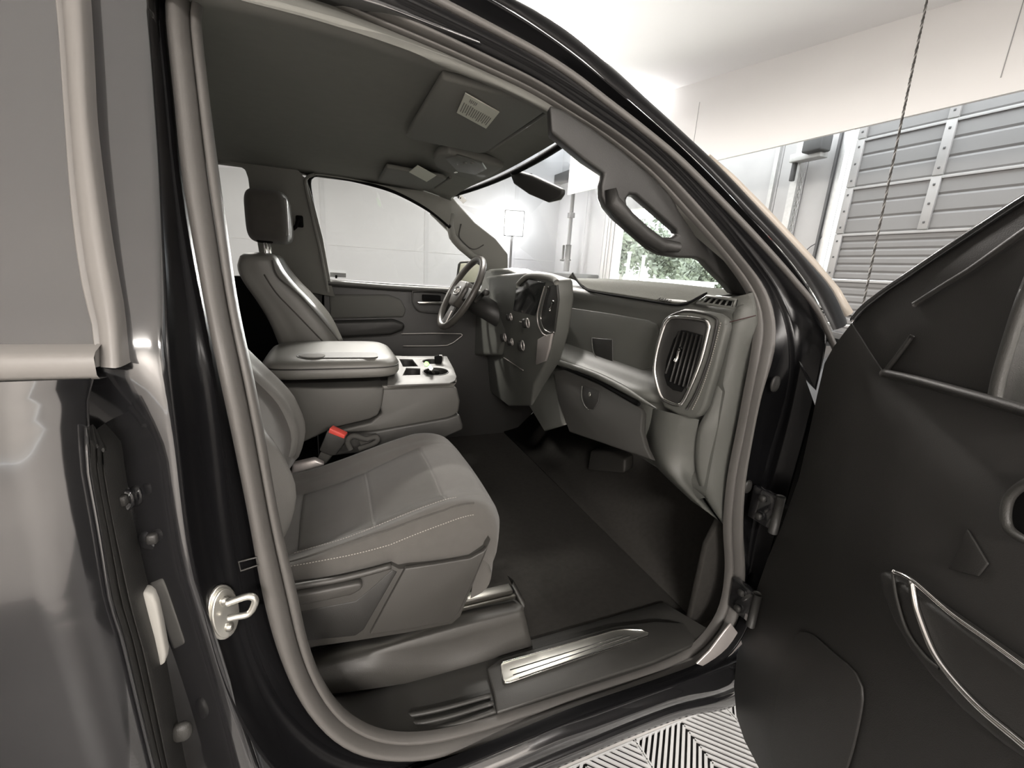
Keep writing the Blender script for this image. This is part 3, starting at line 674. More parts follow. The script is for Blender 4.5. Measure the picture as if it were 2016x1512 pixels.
# side wall pieces of the driver's side
LS = lambda px, py, y=1.80: UY(px, py, y)
def DL(px, py, y0=1.84):
    y = y0
    for _ in range(8):
        p = UY(px, py, y); y = y0 - 0.45*max(0, p.z-1.40)
    return p
GT = [(642, 549), (632, 482), (622, 418), (612.6, 360), (618.5, 348.5), (630, 347.5), (701, 360), (769, 379), (819, 404), (853, 426), (882, 451), (930, 505), (985, 566)]
gt = [DL(*p) for p in GT]
DD = grp('driver_door', (0.3, 1.9, 0.5), 'closed driver door with dark trim panel')
prism('door_glass', [p+Vector((0, 0.02, 0)) for p in gt], (0, 0.004, 0), GLASS, DD, label='clear driver window')
tube('window_channel', [DL(x, y, 1.825) for x, y in ((636, 560), (627, 482), (617, 418), (608, 362), (614, 347), (630, 343), (701, 355), (769, 374), (821, 399), (857, 422), (886, 447))], 0.010, GAP, DD, n=60, sides=6)
# door trim panel
dp = [LS(*p, 1.83) for p in ((612, 562), (642, 549), (769, 558), (885, 565), (985, 570))] + [Vector((1.42, 1.83, 1.40)), Vector((1.42, 1.83, 0.48)), Vector((-0.12, 1.83, 0.48))]
prism('trim_panel', dp, (0, 0.05, 0), TRIMD, DD, 0.006)
tube('belt_ledge', [LS(x, y, 1.815) for x, y in ((640, 556), (769, 566), (885, 572), (960, 576))], 0.022, TRIM, DD, n=20, sides=10, flat=0.7)
prism('armrest', [LS(x, y, 1.765) for x, y in ((620, 634), (700, 632), (776, 630), (798, 638), (796, 650), (770, 660), (620, 668))], (0, 0.07, 0), TRIMD, DD, 0.022, 4)
prism('upper_insert', [LS(x, y, 1.815) for x, y in ((648, 580), (765, 580), (790, 590), (800, 610), (795, 625), (650, 628))], (0, 0.03, 0), mat('door_insert_cloth', (0.10, 0.10, 0.092), 0.8, bump=0.4, bscale=1200), DD, 0.012, 3)
hb = grp('door_handle', LS(850, 590, 1.80))
tube('handle_bezel', [LS(x, y, 1.80) for x, y in ((812, 578), (818, 573), (880, 577), (880, 612), (835, 614), (820, 608), (812, 595))], 0.004, TRIM, DD, closed=True, n=40, sides=6)
prism('handle_recess', [LS(x, y, 1.808) for x, y in ((832, 580), (868, 582), (868, 594), (832, 592))], (0, 0.02, 0), GAP, DD, 0.004)
bpy.data.objects.remove(hb)
prism('handle_lever', [LS(x, y, 1.79) for x, y in ((821, 594), (872, 594), (871, 599), (826, 599))], (0, 0.012, 0), CHROME, DD, 0.002, label='chrome inner door lever')
tube('pocket_trim', [LS(x, y, 1.79) for x, y in ((790, 657), (850, 656), (908, 657), (911, 660), (893, 674), (880, 680), (850, 681), (793, 681))], 0.0024, SATIN, DD, n=60, sides=6, smooth=False)
prism('window_sticker', [DL(x, y, 1.845) for x, y in ((649.5, 536), (681, 538), (681, 546.5), (649.5, 545))], (0, 0.001, 0), mat('grey_sticker', (0.3, 0.31, 0.31), 0.6), DD)
tube('lock_pin', [LS(662, 548, 1.82), LS(662, 542, 1.82)], 0.005, GAP, DD, sides=8)
# driver-side pillar trim and roof-side trim
bp_ = [DL(x, y, 1.80) for x, y in ((430, 322), (452, 321), (470, 325), (482, 333), (488, 350), (492, 380), (500, 440), (520, 560), (660, 585), (652, 560), (636, 470), (618, 400), (604, 352), (596, 346), (560, 300), (470, 270), (430, 265))]
prism('driver_pillar_trim', bp_, (0, 0.03, 0), PILLAR, T, 0.006, label='grey trim of the driver-side centre pillar')
tube('pillar_edge_seal', [DL(x, y, 1.79) for x, y in ((646, 575), (632, 500), (616, 430), (604, 375), (601, 358), (606, 348), (620, 343))], 0.007, PILLAR, T, n=40, sides=8)
bg_ = grp('belt_guide', DL(585, 440, 1.77))
tube('guide_loop', [DL(x, y, 1.77) for x, y in ((592, 432), (586, 436), (584, 444), (578, 450), (570, 454))], 0.008, GAP, bg_, n=14, sides=8); box('guide_plate', DL(590, 436, 1.785), (0.03, 0.02, 0.05), GAP, bg_, 0.006)
# rear left door: window opening beyond the driver headrest, dark panel below
rp_ = [DL(x, y, 1.83) for x, y in ((200, 545), (470, 543), (520, 560), (640, 570))] + [Vector((-0.05, 1.83, 0.48)), Vector((-1.25, 1.83, 0.48))]
prism('rear_door_trim', rp_, (0, 0.04, 0), GAP, T, 0.005)
prism('rear_door_glass', [DL(x, y, 1.85) for x, y in ((330, 330), (488, 330), (520, 560), (330, 548))], (0, 0.004, 0), GLASS, T)
# headliner
hl = []
for i in range(15):
    x = -1.3+1.86*i/14; row = []
    for j in range(21):
        y = (0.228+0.32*max(0, x))+(1.40-0.32*max(0, x))*j/20; e = abs((y-1.03)/0.79) if y < 1.03 else abs((y-1.03)/0.60); fx = 0.0
        zz = 1.905-(0.03 if y < 1.03 else 0.04)*e**5 - (0.03*max(0, (x-0.35)/0.21)**2 if x > 0.35 else 0)
        xx = x + (0.05*(1-e*e) if i == 14 else 0.03*(1-e*e)*max(0, i-10)/4)
        row.append(Vector((xx, y, zz)))
    hl.append(row)
loft('headliner', hl, HEADL, T, thick=0.012, label='dark grey fabric headliner')
# passenger-side roof trim between seal and headliner
i0 = NSEG[0]+NSEG[1]+NSEG[2]
topI = RI[i0+4:]+RI[:1]
hed = resample([UZ(x, y, 1.872) for x, y in ((1092, 232), (1050, 206), (990, 180), (884, 137), (806, 100), (640, 45), (472, 0), (372, -28))], len(topI))
loft('roof_side_trim', [topI, mixr(topI, hed, 0.3, (0, 0.005, 0.004)), mixr(topI, hed, 0.7, (0, 0, 0.006)), hed], PILLAR, T, label='grey roof-side trim above the seal')
# driver's roof side trim down to the window
gl_top = resample([DL(x, y, 1.81) for x, y in ((430, 318), (540, 320), (604, 345), (630, 341), (701, 353), (769, 372), (819, 396), (853, 418), (884, 444))], 40)
hd2 = [Vector((p.x, 1.625, 1.866)) if p.x < 0.5 else Vector((p.x, 1.625, 1.866-0.5*(p.x-0.5))) for p in gl_top]
loft('roof_side_trim', [gl_top, mixr(gl_top, hd2, 0.5, (0, -0.02, 0.0)), hd2], HEADL, T)
# roof skin above
rf = []
for i in range(9):
    x = -1.3+1.86*i/8
    rf.append([Vector((x, 0.26+0.16*max(0, x)+(1.54-0.16*max(0, x))*j/14, 1.955-0.02*abs((0.26+1.54*j/14-1.03)/0.77)**4-0.06*max(0, x-0.2)**2*4)) for j in range(15)])
loft('roof_skin', rf, PAINT, T, thick=0.008)
# cab rear wall and rear window surround
prism('cab_back_wall', [(-1.3, 0.2, 0.4), (-1.3, 1.86, 0.4), (-1.3, 1.86, 1.95), (-1.3, 0.2, 1.95)], (-0.03, 0, 0), GAP, T)
# visors, labels, overhead console
VZ = 1.868
def visor(y0, y1, lab):
    v = grp('sun_visor', (0.35, (y0+y1)/2, VZ), lab)
    o = prism('visor_board', [(0.215, y0, VZ+0.004), (0.235, y0-0.0, VZ+0.004), (0.44, y0+0.0, VZ-0.004), (0.455, y0+0.02, VZ-0.004), (0.455, y1-0.02, VZ-0.004), (0.44, y1, VZ-0.004), (0.235, y1, VZ+0.004), (0.215, y1-0.02, VZ+0.004)], (0, 0, 0.018), PILLAR, v, 0.007, 3)
    tube('visor_rod', [(0.47, y0+0.02, VZ+0.008), (0.47, y1-0.02, VZ+0.008)], 0.006, PILLAR, v, sides=8)
    return v
vp = visor(0.335, 0.80, 'grey passenger sun visor with a printed warning label')
vd = visor(1.26, 1.70, 'grey driver sun visor with a small label')
lab = [UZ(x, y, VZ-0.0035) for x, y in ((916, 184), (983, 221.5), (957, 253.5), (899, 222))]
prism('warning_label', lab, (0, 0, 0.002), LABELP, vp, label='pale printed warning label')
def inlab(a, b): return lab[0].lerp(lab[1], a).lerp(lab[3].lerp(lab[2], a), b)-Vector((0, 0, 0.0006))
def inkbar(a0, a1, b0, b1): prism('print_line', [inlab(a0, b0), inlab(a1, b0), inlab(a1, b1), inlab(a0, b1)], (0, 0, 0.0004), INKG, vp)
INKG = mat('grey_ink', (0.22, 0.22, 0.19), 0.7)
for k in range(5): inkbar(0.17+0.045*k, 0.19+0.045*k, 0.10, 0.24+0.03*(k % 2))
random.seed(3)
for k in range(14):
    a = 0.06+0.064*k; b0 = 0.36+0.04*random.random(); b1 = 0.78+0.12*random.random()
    inkbar(a, a+0.028, b0, b1)
prism('visor_label', [UZ(x, y, VZ-0.0035) for x, y in ((822, 326), (859, 346), (840, 358), (805, 339))], (0, 0, 0.002), LABEL, vd)
oc = grp('overhead_console', (0.45, 1.03, 1.86), 'overhead console with map lights')
prism('console_shell', [UZ(x, y, 1.862) for x, y in ((853, 318), (862, 306), (884, 302), (950, 318), (992, 332), (965, 350), (938, 358), (900, 348), (858, 330))], (0, 0, 0.03), PILLAR, oc, 0.010, 3)
prism('map_light_panel', [UZ(x, y, 1.858) for x, y in ((876, 313), (900, 308), (950, 322), (958, 334), (936, 345), (900, 338))], (0, 0, 0.008), DASH, oc, 0.004)
for x, y in ((897, 339), (915, 321), (930, 321)): soft('map_light_button', UZ(x, y, 1.857), (0.012, 0.02, 0.006), CHROME if x == 897 else PILLAR, oc, e=3, nu=10, nv=6)
# windscreen
wt = [Vector((0.585+0.06*(1-((y-1.03)/0.7)**2), y, 1.868)) for y in [0.30+1.46*k/24 for k in range(25)]]
wb = [Vector((1.36+0.08*(1-((y-1.03)/0.8)**2), y, 1.475)) for y in [0.17+1.72*k/24 for k in range(25)]]
WS = loft('windscreen', [wt, mixr(wt, wb, 0.33, (0.012, 0, 0.012)), mixr(wt, wb, 0.66, (0.012, 0, 0.012)), wb], GLASS, T, label='clear windscreen glass')
tube('windscreen_header', [p+Vector((-0.005, 0, 0.004)) for p in wt], 0.010, GAP, T, sides=6)
SW = lambda px, py: UY(px, py, 1.66)
prism('inspection_sticker', [SW(*p) for p in ((893, 381), (903, 379), (919, 395), (912, 401))], (0, 0.001, 0), WHITE, WS, label='small white inspection sticker')
for a in (((894.5, 382), (899, 380.5), (901.5, 386.5), (897, 387.5)), ((902, 384), (905, 387), (903, 391.5), (900.5, 388.5)), ((906.5, 388), (908, 389.5), (906.5, 392), (905, 390.5))):
    prism('sticker_print', [SW(*p)+Vector((0, -0.001, 0)) for p in a], (0, 0.0005, 0), INK, WS)
# rear-view mirror
mg = grp('rear_view_mirror', (0.74, 1.03, 1.84), 'dark rear-view mirror on the windscreen')
ma = UY(1106, 377, 0.80); mb = UY(1003, 336, 1.02)
md = (mb-ma).normalized()
pr = [UY(x, y, yy) for x, y, yy in ((1001, 338, 1.02), (1010, 334, 1.01), (1048, 345, 0.925), (1106, 373, 0.80), (1105, 384, 0.80), (1098, 394, 0.815), (1078, 399, 0.84), (1040, 383, 0.925), (1010, 362, 1.0))]
prism('mirror_housing', pr, (0.022, 0.008, 0.004), TRIMD, mg, 0.008, 3)
tube('mirror_stalk', [UY(1040, 362, 0.94)+Vector((0.02, 0, 0)), UY(1026, 342, 0.96)+Vector((0.035, 0, 0.0))], 0.010, TRIMD, mg, sides=8)
# A-pillar trims with grab handles
hole = [UY(x, y, 0.235) for x, y in ((1233, 392), (1240, 382), (1252, 384), (1290, 417), (1331, 453), (1335, 462), (1325, 467), (1300, 467), (1280, 456), (1255, 432), (1236, 408))]
ap = [UY(x, y, 0.235) for x, y in ((1082, 205), (1110, 215), (1164, 250), (1225, 295), (1290, 350), (1350, 415), (1410, 482), (1455, 540), (1480, 588), (1445, 578), (1430, 560), (1402, 532), (1385, 513), (1372, 508), (1335, 507), (1305, 502), (1280, 489), (1240, 454), (1210, 427), (1192, 405), (1184, 385), (1184, 362), (1190, 342), (1150, 315), (1098, 272), (1085, 262))]
pt = prism('passenger_pillar_trim', ap, (0.01, 0.035, 0), TRIMD, T, 0.008, 3, holes=[hole], label='grey windscreen pillar trim with a grab handle')
tube('grab_handle', [UY(x, y, 0.228) for x, y in ((1203, 372), (1206, 398), (1236, 432), (1268, 461), (1300, 483), (1335, 487))], [0.012, 0.017, 0.017, 0.017, 0.016, 0.012], TRIMD, pt, sides=10)
ap2 = [UY(x, y, 1.73) for x, y in ((889, 384), (900, 399), (935, 438), (976, 470), (1000, 500), (1000, 560), (930, 512), (905, 492), (890, 476), (883, 456), (855, 428), (845, 419), (872, 396))]
dt = prism('driver_pillar_upper_trim', ap2, (0.01, 0.05, 0), PILLAR, T, 0.008, 3, label='grey driver windscreen pillar trim with a grab handle')
tube('grab_handle', [UY(x, y, 1.71) for x, y in ((889, 420), (886, 445), (891, 466), (905, 483), (930, 505), (948, 508))], [0.012, 0.02, 0.02, 0.02, 0.019, 0.014], PILLAR, dt, sides=10)
tube('handle_pocket_line', [UY(x, y, 1.725) for x, y in ((908, 441), (904, 462), (908, 472), (925, 488), (938, 490), (952, 482))], 0.003, TRIM, dt, n=20, sides=6)

# ------------------------------------------------------------------ passenger seat
PS = grp('passenger_seat', (0.1, 0.52, 0.5), 'charcoal cloth passenger seat with grey plastic side shield')
CP = path2([(-0.17, 0, 0.86), (-0.1, 0, 0.864), (0.0, 0, 0.888), (0.1, 0, 0.920), (0.2, 0, 0.949), (0.28, 0, 0.962), (0.335, 0, 0.957), (0.370, 0, 0.938), (0.392, 0, 0.905), (0.396, 0, 0.875), (0.388, 0, 0.85), (0.36, 0, 0.835)], 60)
CPc = CP
def lerp_tab(tab, v):
    for (a, fa), (b, fb) in zip(tab, tab[1:]):
        if v <= b:
            t = (v-a)/(b-a); t = t*t*(3-2*t); return fa+(fb-fa)*t
    return tab[-1][1]
VT = [(-0.02, -0.12), (0.0, -0.075), (0.035, -0.015), (0.09, 0.022), (0.17, 0.008), (0.25, -0.008), (0.5, 0.0), (0.75, -0.008), (0.83, 0.008), (0.91, 0.022), (0.965, -0.015), (1.0, -0.075), (1.02, -0.12)]
def SC(u, v):
    u = max(0, min(1, u)); t = u*59; k = min(int(t), 58); c = CPc[k].lerp(CPc[k+1], t-k)
    amp = 1.0 - 0.75*max(0, min(1, (u-0.62)/0.2))
    dz = lerp_tab(VT, v)
    if dz > -0.01: dz *= amp
    fr = max(0, (u-0.55)/0.45); e = abs(v-0.5)*2
    x = c.x - 0.055*fr*e**4; wdt = 0.56*(1-0.05*fr*fr)
    y = 0.52 + (v-0.5)*wdt*(1 if e < 0.96 else (0.985 if e < 1.0 else 0.93))
    return Vector((x, y, c.z+dz))
def ux(x):
    for k in range(59):
        if CPc[k+1].x >= x and k < 40: return (k+(x-CPc[k].x)/(CPc[k+1].x-CPc[k].x))/59
    return 0.7
loft('cushion', [[SC(i/50, -0.02+1.04*j/56) for j in range(57)] for i in range(51)], CLOTH, PS)
def vy(y): return 0.5+(y-0.52)/0.56
ua, ub, uc = ux(-0.10), ux(0.075), ux(0.245)
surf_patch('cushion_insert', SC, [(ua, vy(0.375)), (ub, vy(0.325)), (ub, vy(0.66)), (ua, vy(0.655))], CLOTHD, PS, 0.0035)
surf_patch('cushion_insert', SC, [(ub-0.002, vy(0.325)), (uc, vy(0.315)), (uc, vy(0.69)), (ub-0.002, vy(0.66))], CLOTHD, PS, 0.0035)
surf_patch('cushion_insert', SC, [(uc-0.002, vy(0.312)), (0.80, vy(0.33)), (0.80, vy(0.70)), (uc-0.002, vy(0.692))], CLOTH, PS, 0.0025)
tube('cushion_seam', uvpath(SC, [(ux(-0.12), 0.115), (ux(0.1), 0.075), (0.60, 0.07), (0.72, 0.075)], 40, 0.001), 0.0022, CLOTHD, PS, sides=5)
dashes('stitching', uvpath(SC, [(ux(-0.12), 0.085), (ux(0.1), 0.045), (0.60, 0.04), (0.72, 0.045)], 40, 0.002), STITCH, PS, 0.006, 0.55, 0.0008)
dashes('stitching', uvpath(SC, [(ua, 0.20), (ub, 0.135), (uc, 0.12), (0.66, 0.12)], 40, 0.003), STITCH, PS, 0.006, 0.55, 0.0006)
# backrest
BP = path2([(-0.21, 0, 0.86), (-0.178, 0, 0.894), (-0.142, 0, 0.955), (-0.124, 0, 1.033), (-0.138, 0, 1.10), (-0.165, 0, 1.157), (-0.245, 0, 1.26), (-0.33, 0, 1.38), (-0.45, 0, 1.56)], 40)
BT = [(-0.05, -0.16), (0.0, -0.10), (0.04, 0.0), (0.12, 0.035), (0.22, 0.02), (0.32, -0.01), (0.5, -0.012), (0.68, -0.01), (0.78, 0.02), (0.88, 0.035), (0.96, 0.0), (1.0, -0.10), (1.05, -0.16)]
def SB(u, v):
    u = max(0, min(1, u)); t = u*39; k = min(int(t), 38); c = BP[k].lerp(BP[k+1], t-k)
    d = lerp_tab(BT, v); w_ = 0.54*(1-0.12*u*u)
    return Vector((c.x+d, 0.53+(v-0.5)*w_, c.z))
loft('backrest', [[SB(i/30, -0.05+1.10*j/44) for j in range(45)] for i in range(31)], CLOTHL if False else CLOTH, PS, flip=True)
surf_patch('backrest_bolster', lambda u, v: SB(v, u), [(0.05, 0.06), (0.05, 0.9), (0.27, 0.9), (0.27, 0.16)], CLOTHL, PS, 0.004)  # paler colour stands in for light from the door opening
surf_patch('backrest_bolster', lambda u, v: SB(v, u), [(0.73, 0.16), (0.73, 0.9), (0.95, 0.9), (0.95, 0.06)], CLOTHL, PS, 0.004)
prism('seat_back_shell', [(-0.36, 0.30, 0.85), (-0.25, 0.30, 0.80), (-0.30, 0.30, 1.2), (-0.50, 0.30, 1.56), (-0.58, 0.30, 1.55), (-0.46, 0.30, 1.2)], (0, 0.46, 0), TRIMD, PS, 0.02)
# plastic side shield with recliner lever
SHY = 0.240
def SY(x, y, dy=0.0): return UY(x, y, SHY+dy)
prism('side_shield', [SY(*p) for p in ((545, 1168), (640, 1148), (700, 1136), (772, 1113), (786, 1121), (850, 1112), (926, 1098), (956, 1082), (966, 1062), (962, 1074), (938, 1134), (906, 1214), (890, 1228), (800, 1246), (700, 1262), (600, 1276), (545, 1285))], (0, 0.07, 0), SHIELD, PS, 0.010, 3, label='grey plastic seat side shield')
prism('front_shield_panel', [SY(x, y, -0.008) for x, y in ((798, 1120), (860, 1111), (926, 1100), (952, 1086), (960, 1078), (934, 1140), (904, 1206), (884, 1224), (800, 1240), (728, 1250))], (0, 0.012, 0), SHIELD, PS, 0.007, 3)
prism('recess_shade', [SY(x, y, -0.0015) for x, y in ((590, 1205), (700, 1184), (730, 1160), (772, 1122), (782, 1126), (716, 1240), (700, 1252), (604, 1262))], (0, 0.006, 0), TRIMD, PS, 0.002)  # dark sheet on the shield stands in for shade in the recess
tube('shield_ridge', [SY(x, y, -0.004) for x, y in ((548, 1162), (600, 1152), (660, 1142), (720, 1128), (770, 1114))], 0.007, SHIELD, PS, n=20, sides=8)
prism('recline_lever', [SY(x, y, -0.022) for x, y in ((560, 1176), (630, 1164), (700, 1150), (711, 1149), (715, 1156), (708, 1164), (692, 1173), (630, 1186), (560, 1200))], (0, 0.022, 0), SHIELD, PS, 0.006, 3, label='grey recliner lever')
# rails
RY = 0.315
for (a, b) in (((606, 1274), (1016, 1176)), ((606, 1262), (1010, 1166))):
    pa_, pb_ = UY(*a, RY), UY(*b, RY)
    dd = (pb_-pa_).normalized(); up_ = Vector((0, 0, 1))
    prism('seat_rail', [pa_-up_*0.006, pb_-up_*0.006, pb_+up_*0.008, pa_+up_*0.008], (0, 0.03, 0), STEEL, PS, 0.003)
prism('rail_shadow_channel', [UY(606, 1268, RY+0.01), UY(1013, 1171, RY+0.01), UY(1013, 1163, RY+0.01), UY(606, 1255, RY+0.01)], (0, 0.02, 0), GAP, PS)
box('seat_base', (0.10, 0.53, 0.64), (0.40, 0.38, 0.2), GAP, PS, 0.01)
# riser cover along the sill
t1 = resample([UY(x, y, 0.285) for x, y in ((610, 1303), (683, 1284), (761, 1264), (902, 1221), (1034, 1190))], 36)
t2 = resample([UY(x, y, 0.262) for x, y in ((616, 1321), (660, 1310), (722, 1293), (745, 1282), (838, 1255), (1031, 1205))], 36)
t3 = resample([UY(x, y, 0.252) for x, y in ((626, 1332), (690, 1318), (740, 1300), (800, 1306), (880, 1304), (960, 1278), (1040, 1240))], 36)
t4 = resample([UY(x, y, 0.240) for x, y in ((640, 1348), (700, 1340), (760, 1326), (830, 1326), (900, 1312), (975, 1288), (1045, 1262))], 36)
t5 = resample([UY(x, y, 0.245) for x, y in ((650, 1366), (690, 1362), (760, 1352), (830, 1340), (900, 1325), (985, 1301), (1050, 1280))], 36)
rv = [[p+Vector((0, 0.05, -0.02)) for p in t1], t1, mixr(t1, t2, 0.8, (0, 0, 0.003)), t2, mixr(t2, t3, 0.3), t3, t4, t5]
rr2 = [r+[r[-1]+Vector((0.004, 0.012, 0)), r[-1]+Vector((0.006, 0.10, 0))] for r in rv]
loft('rail_cover', rr2, SHIELD, PS, label='grey plastic rail cover along the sill', flip=True)
# seat belt buckle
bk = grp('belt_buckle', UY(650, 880, 0.82))
def bkp(x, y, yy=0.815): return UY(x, y, yy)
prism('buckle_body', [bkp(*p) for p in ((628, 887), (645, 846), (680, 860), (678, 872), (660, 897), (650, 897))], (0.012, 0.035, 0.0), TRIM, bk, 0.004)
prism('release_button', [bkp(x, y, 0.810) for x, y in ((646, 852), (649, 843), (679, 857), (677, 864))], (0.01, 0.028, 0), RED, bk, 0.002, label='red release button')
prism('buckle_stalk', [bkp(x, y, 0.825) for x, y in ((622, 908), (632, 888), (652, 897), (640, 915))], (0.01, 0.02, 0), WEB, bk, 0.003)
tube('belt_webbing_loop', [bkp(x, y, 0.83) for x, y in ((690, 885), (684, 868), (696, 858), (720, 864), (742, 860), (738, 872), (706, 884))], 0.010, WEB, bk, n=30, sides=6)
prism('buckle_tongue_pad', [bkp(x, y, 0.84) for x, y in ((700, 858), (742, 856), (742, 868), (712, 880))], (0, 0.02, 0), WEB, bk, 0.003)
prism('seat_hinge_cover', [UY(x, y, 0.79) for x, y in ((576, 915), (620, 905), (640, 915), (600, 945), (570, 950))], (0, 0.03, 0), SATIN, PS, 0.006)

# ------------------------------------------------------------------ centre console
CONS = mat('console_plastic', (0.078, 0.076, 0.07), 0.45, bump=0.25, bscale=900)
CC = grp('centre_console', (0.1, 1.05, 0.5), 'grey centre console with padded armrest lid and cup holders')
def CY(x, y, yy=0.865): return UY(x, y, yy)
prism('console_side', [CY(*p) for p in ((520, 762), (640, 764), (757, 762), (756, 775), (752, 800), (744, 818), (728, 826), (660, 842), (640, 852), (600, 870), (540, 880))], (0, 0.38, 0), CONS, CC, 0.008, 3)
prism('console_front', [CY(x, y, 0.872) for x, y in ((740, 763), (800, 760), (890, 760), (900, 764), (906, 790), (903, 812), (888, 822), (760, 848), (690, 852), (650, 852), (730, 832), (752, 815))], (0, 0.365, 0), CONS, CC, 0.008, 3)
prism('console_base', [CY(x, y, 0.86) for x, y in ((640, 858), (700, 856), (880, 824), (905, 816), (912, 838), (912, 846), (885, 858), (850, 875), (640, 900))], (0, 0.39, 0), TRIM, CC, 0.008, 3)
# armrest lid, a long rounded pad with a grip slot
LZ0, LZ1 = 1.150, 1.212
lx0, lx1, ly0, ly1 = -0.215, 0.215, 0.84, 1.26
def lid_ring(ins, z, n=60):
    out = []
    for i in range(n):
        a = 2*math.pi*i/n; ex = 0.36
        cx, sx = math.cos(a), math.sin(a)
        out.append(Vector(((lx0+lx1)/2+((lx1-lx0)/2-ins)*math.copysign(abs(cx)**ex, cx), (ly0+ly1)/2+((ly1-ly0)/2-ins)*math.copysign(abs(sx)**ex, sx), z)))
    return out
R_ = [lid_ring(0.02, LZ0), lid_ring(0.006, LZ0+0.002), lid_ring(0.0, LZ0+0.012), lid_ring(0.0, LZ0+0.026), lid_ring(0.004, LZ0+0.033), lid_ring(0.002, LZ0+0.038), lid_ring(0.012, LZ1-0.012), lid_ring(0.03, LZ1-0.003), lid_ring(0.06, LZ1), lid_ring(0.12, LZ1+0.001), lid_ring(0.19, LZ1+0.001)]
loft('armrest_lid', R_, VINYL, CC, cu=True, cap=True, label='padded grey armrest lid')
def LZp(x, y, z=LZ1): return UZ(x, y, z)
sl = resample([LZp(*p) for p in ((583, 700), (590, 696), (620, 694.5), (700, 694), (738, 695), (744, 699), (740, 704), (700, 704.5), (620, 705), (590, 704.5))], 40, True)
prism('lid_slot', sl, (0, 0, 0.0015), TRIMD, CC)
prism('slot_grip', resample([LZp(x, y, LZ1+0.0018) for x, y in ((588, 701), (598, 698), (618, 697), (636, 698), (640, 701), (632, 704), (604, 704.5))], 24, True), (0, 0, 0.002), CLOTHL, CC, 0.0005)
tube('lid_seam', lid_ring(0.002, LZ0+0.035), 0.0022, TRIMD, CC, closed=True, sides=5)
# cup holder tray
TZ = 1.132
def TP(x, y, z=TZ): return UZ(x, y, z)
tray = [TP(*p) for p in ((762, 762), (768, 704), (880, 704), (893, 728), (899, 744), (896, 752), (886, 757))]
h1 = [TP(*p) for p in ((786, 709), (812, 710), (823, 724), (794, 725))]
h2 = [TP(*p) for p in ((800, 727), (827, 728), (827, 741), (793, 742))]
def ell(cx, cy, rx, ry, n=20): return [TP(cx+rx*math.cos(2*math.pi*i/n), cy+ry*math.sin(2*math.pi*i/n)) for i in range(n)]
h3 = ell(858, 735, 25, 7.5); h4_ = ell(850, 714, 18, 5)
prism('tray_top', tray, (0, 0, 0.006), CONS, CC, 0.002, holes=[h1, h2, h3, h4_], label='cup holder tray')
for h in (h1, h2, h3, h4_):
    loft('tray_well', [h, [p+Vector((0, 0, -0.05)) for p in h]], TRIMD, CC, cu=True)
    prism('well_floor', [p+Vector((0, 0, -0.05)) for p in h], (0, 0, 0.002), GAP, CC)
tube('cup_ring', [p+Vector((0, 0, 0.006)) for p in h3], 0.0022, TRIMD, CC, closed=True, sides=6)
prism('tray_skirt', [CY(x, y, 0.862) for x, y in ((752, 760), (895, 752), (899, 744), (900, 752), (893, 763), (756, 768))], (0, 0.02, 0), VINYL, CC, 0.004)
prism('tray_rear_wall', [UY(x, y, 1.25) for x, y in ((770, 702), (880, 702), (880, 708), (770, 708))], (0, 0.012, 0), VINYL, CC, 0.003)
# key with a green tag, and a clear phone stand bracket in the cup holder
kt = empty('key_tag', TP(848, 728)-Vector((0, 0, 0.045)), label='key with white and bright green paper tag lying in the cup holder', cat='key')
kb = TP(846, 726, 1.16)
prism('tag_head', [UZ(x, y, 1.165) for x, y in ((834, 716), (838, 712), (843, 713), (846, 718), (841, 722), (836, 721))], (0, 0, 0.002), GREEN, kt, 0.0006, label='bright green end')
prism('tag_body', [UZ(x, y, 1.163) for x, y in ((840, 721), (846, 717), (853, 726), (850, 730), (846, 729))], (0, 0, 0.002), WHITE, kt, 0.0006)
tube('key_blade', [UZ(850, 729, 1.160), UZ(857, 739, 1.10)], 0.004, STEEL, kt, sides=6); soft('key_fob', UZ(852, 733, 1.125), (0.05, 0.035, 0.02), GAP, kt, e=3)
pb2 = empty('phone_bracket', TP(872, 725), label='dark glossy bracket standing up in the cup holder tray', cat='bracket')
prism('bracket_plate', [UY(x, y, 1.10) for x, y in ((856, 702), (866, 699), (872, 701), (872, 722), (866, 738), (858, 738))], (0, 0.012, 0), GAP, pb2, 0.003); tube('bracket_edge', [UY(x, y, 1.095) for x, y in ((864, 700), (871, 701), (871, 712), (868, 722))], 0.003, CHROME, pb2, n=14, sides=6)

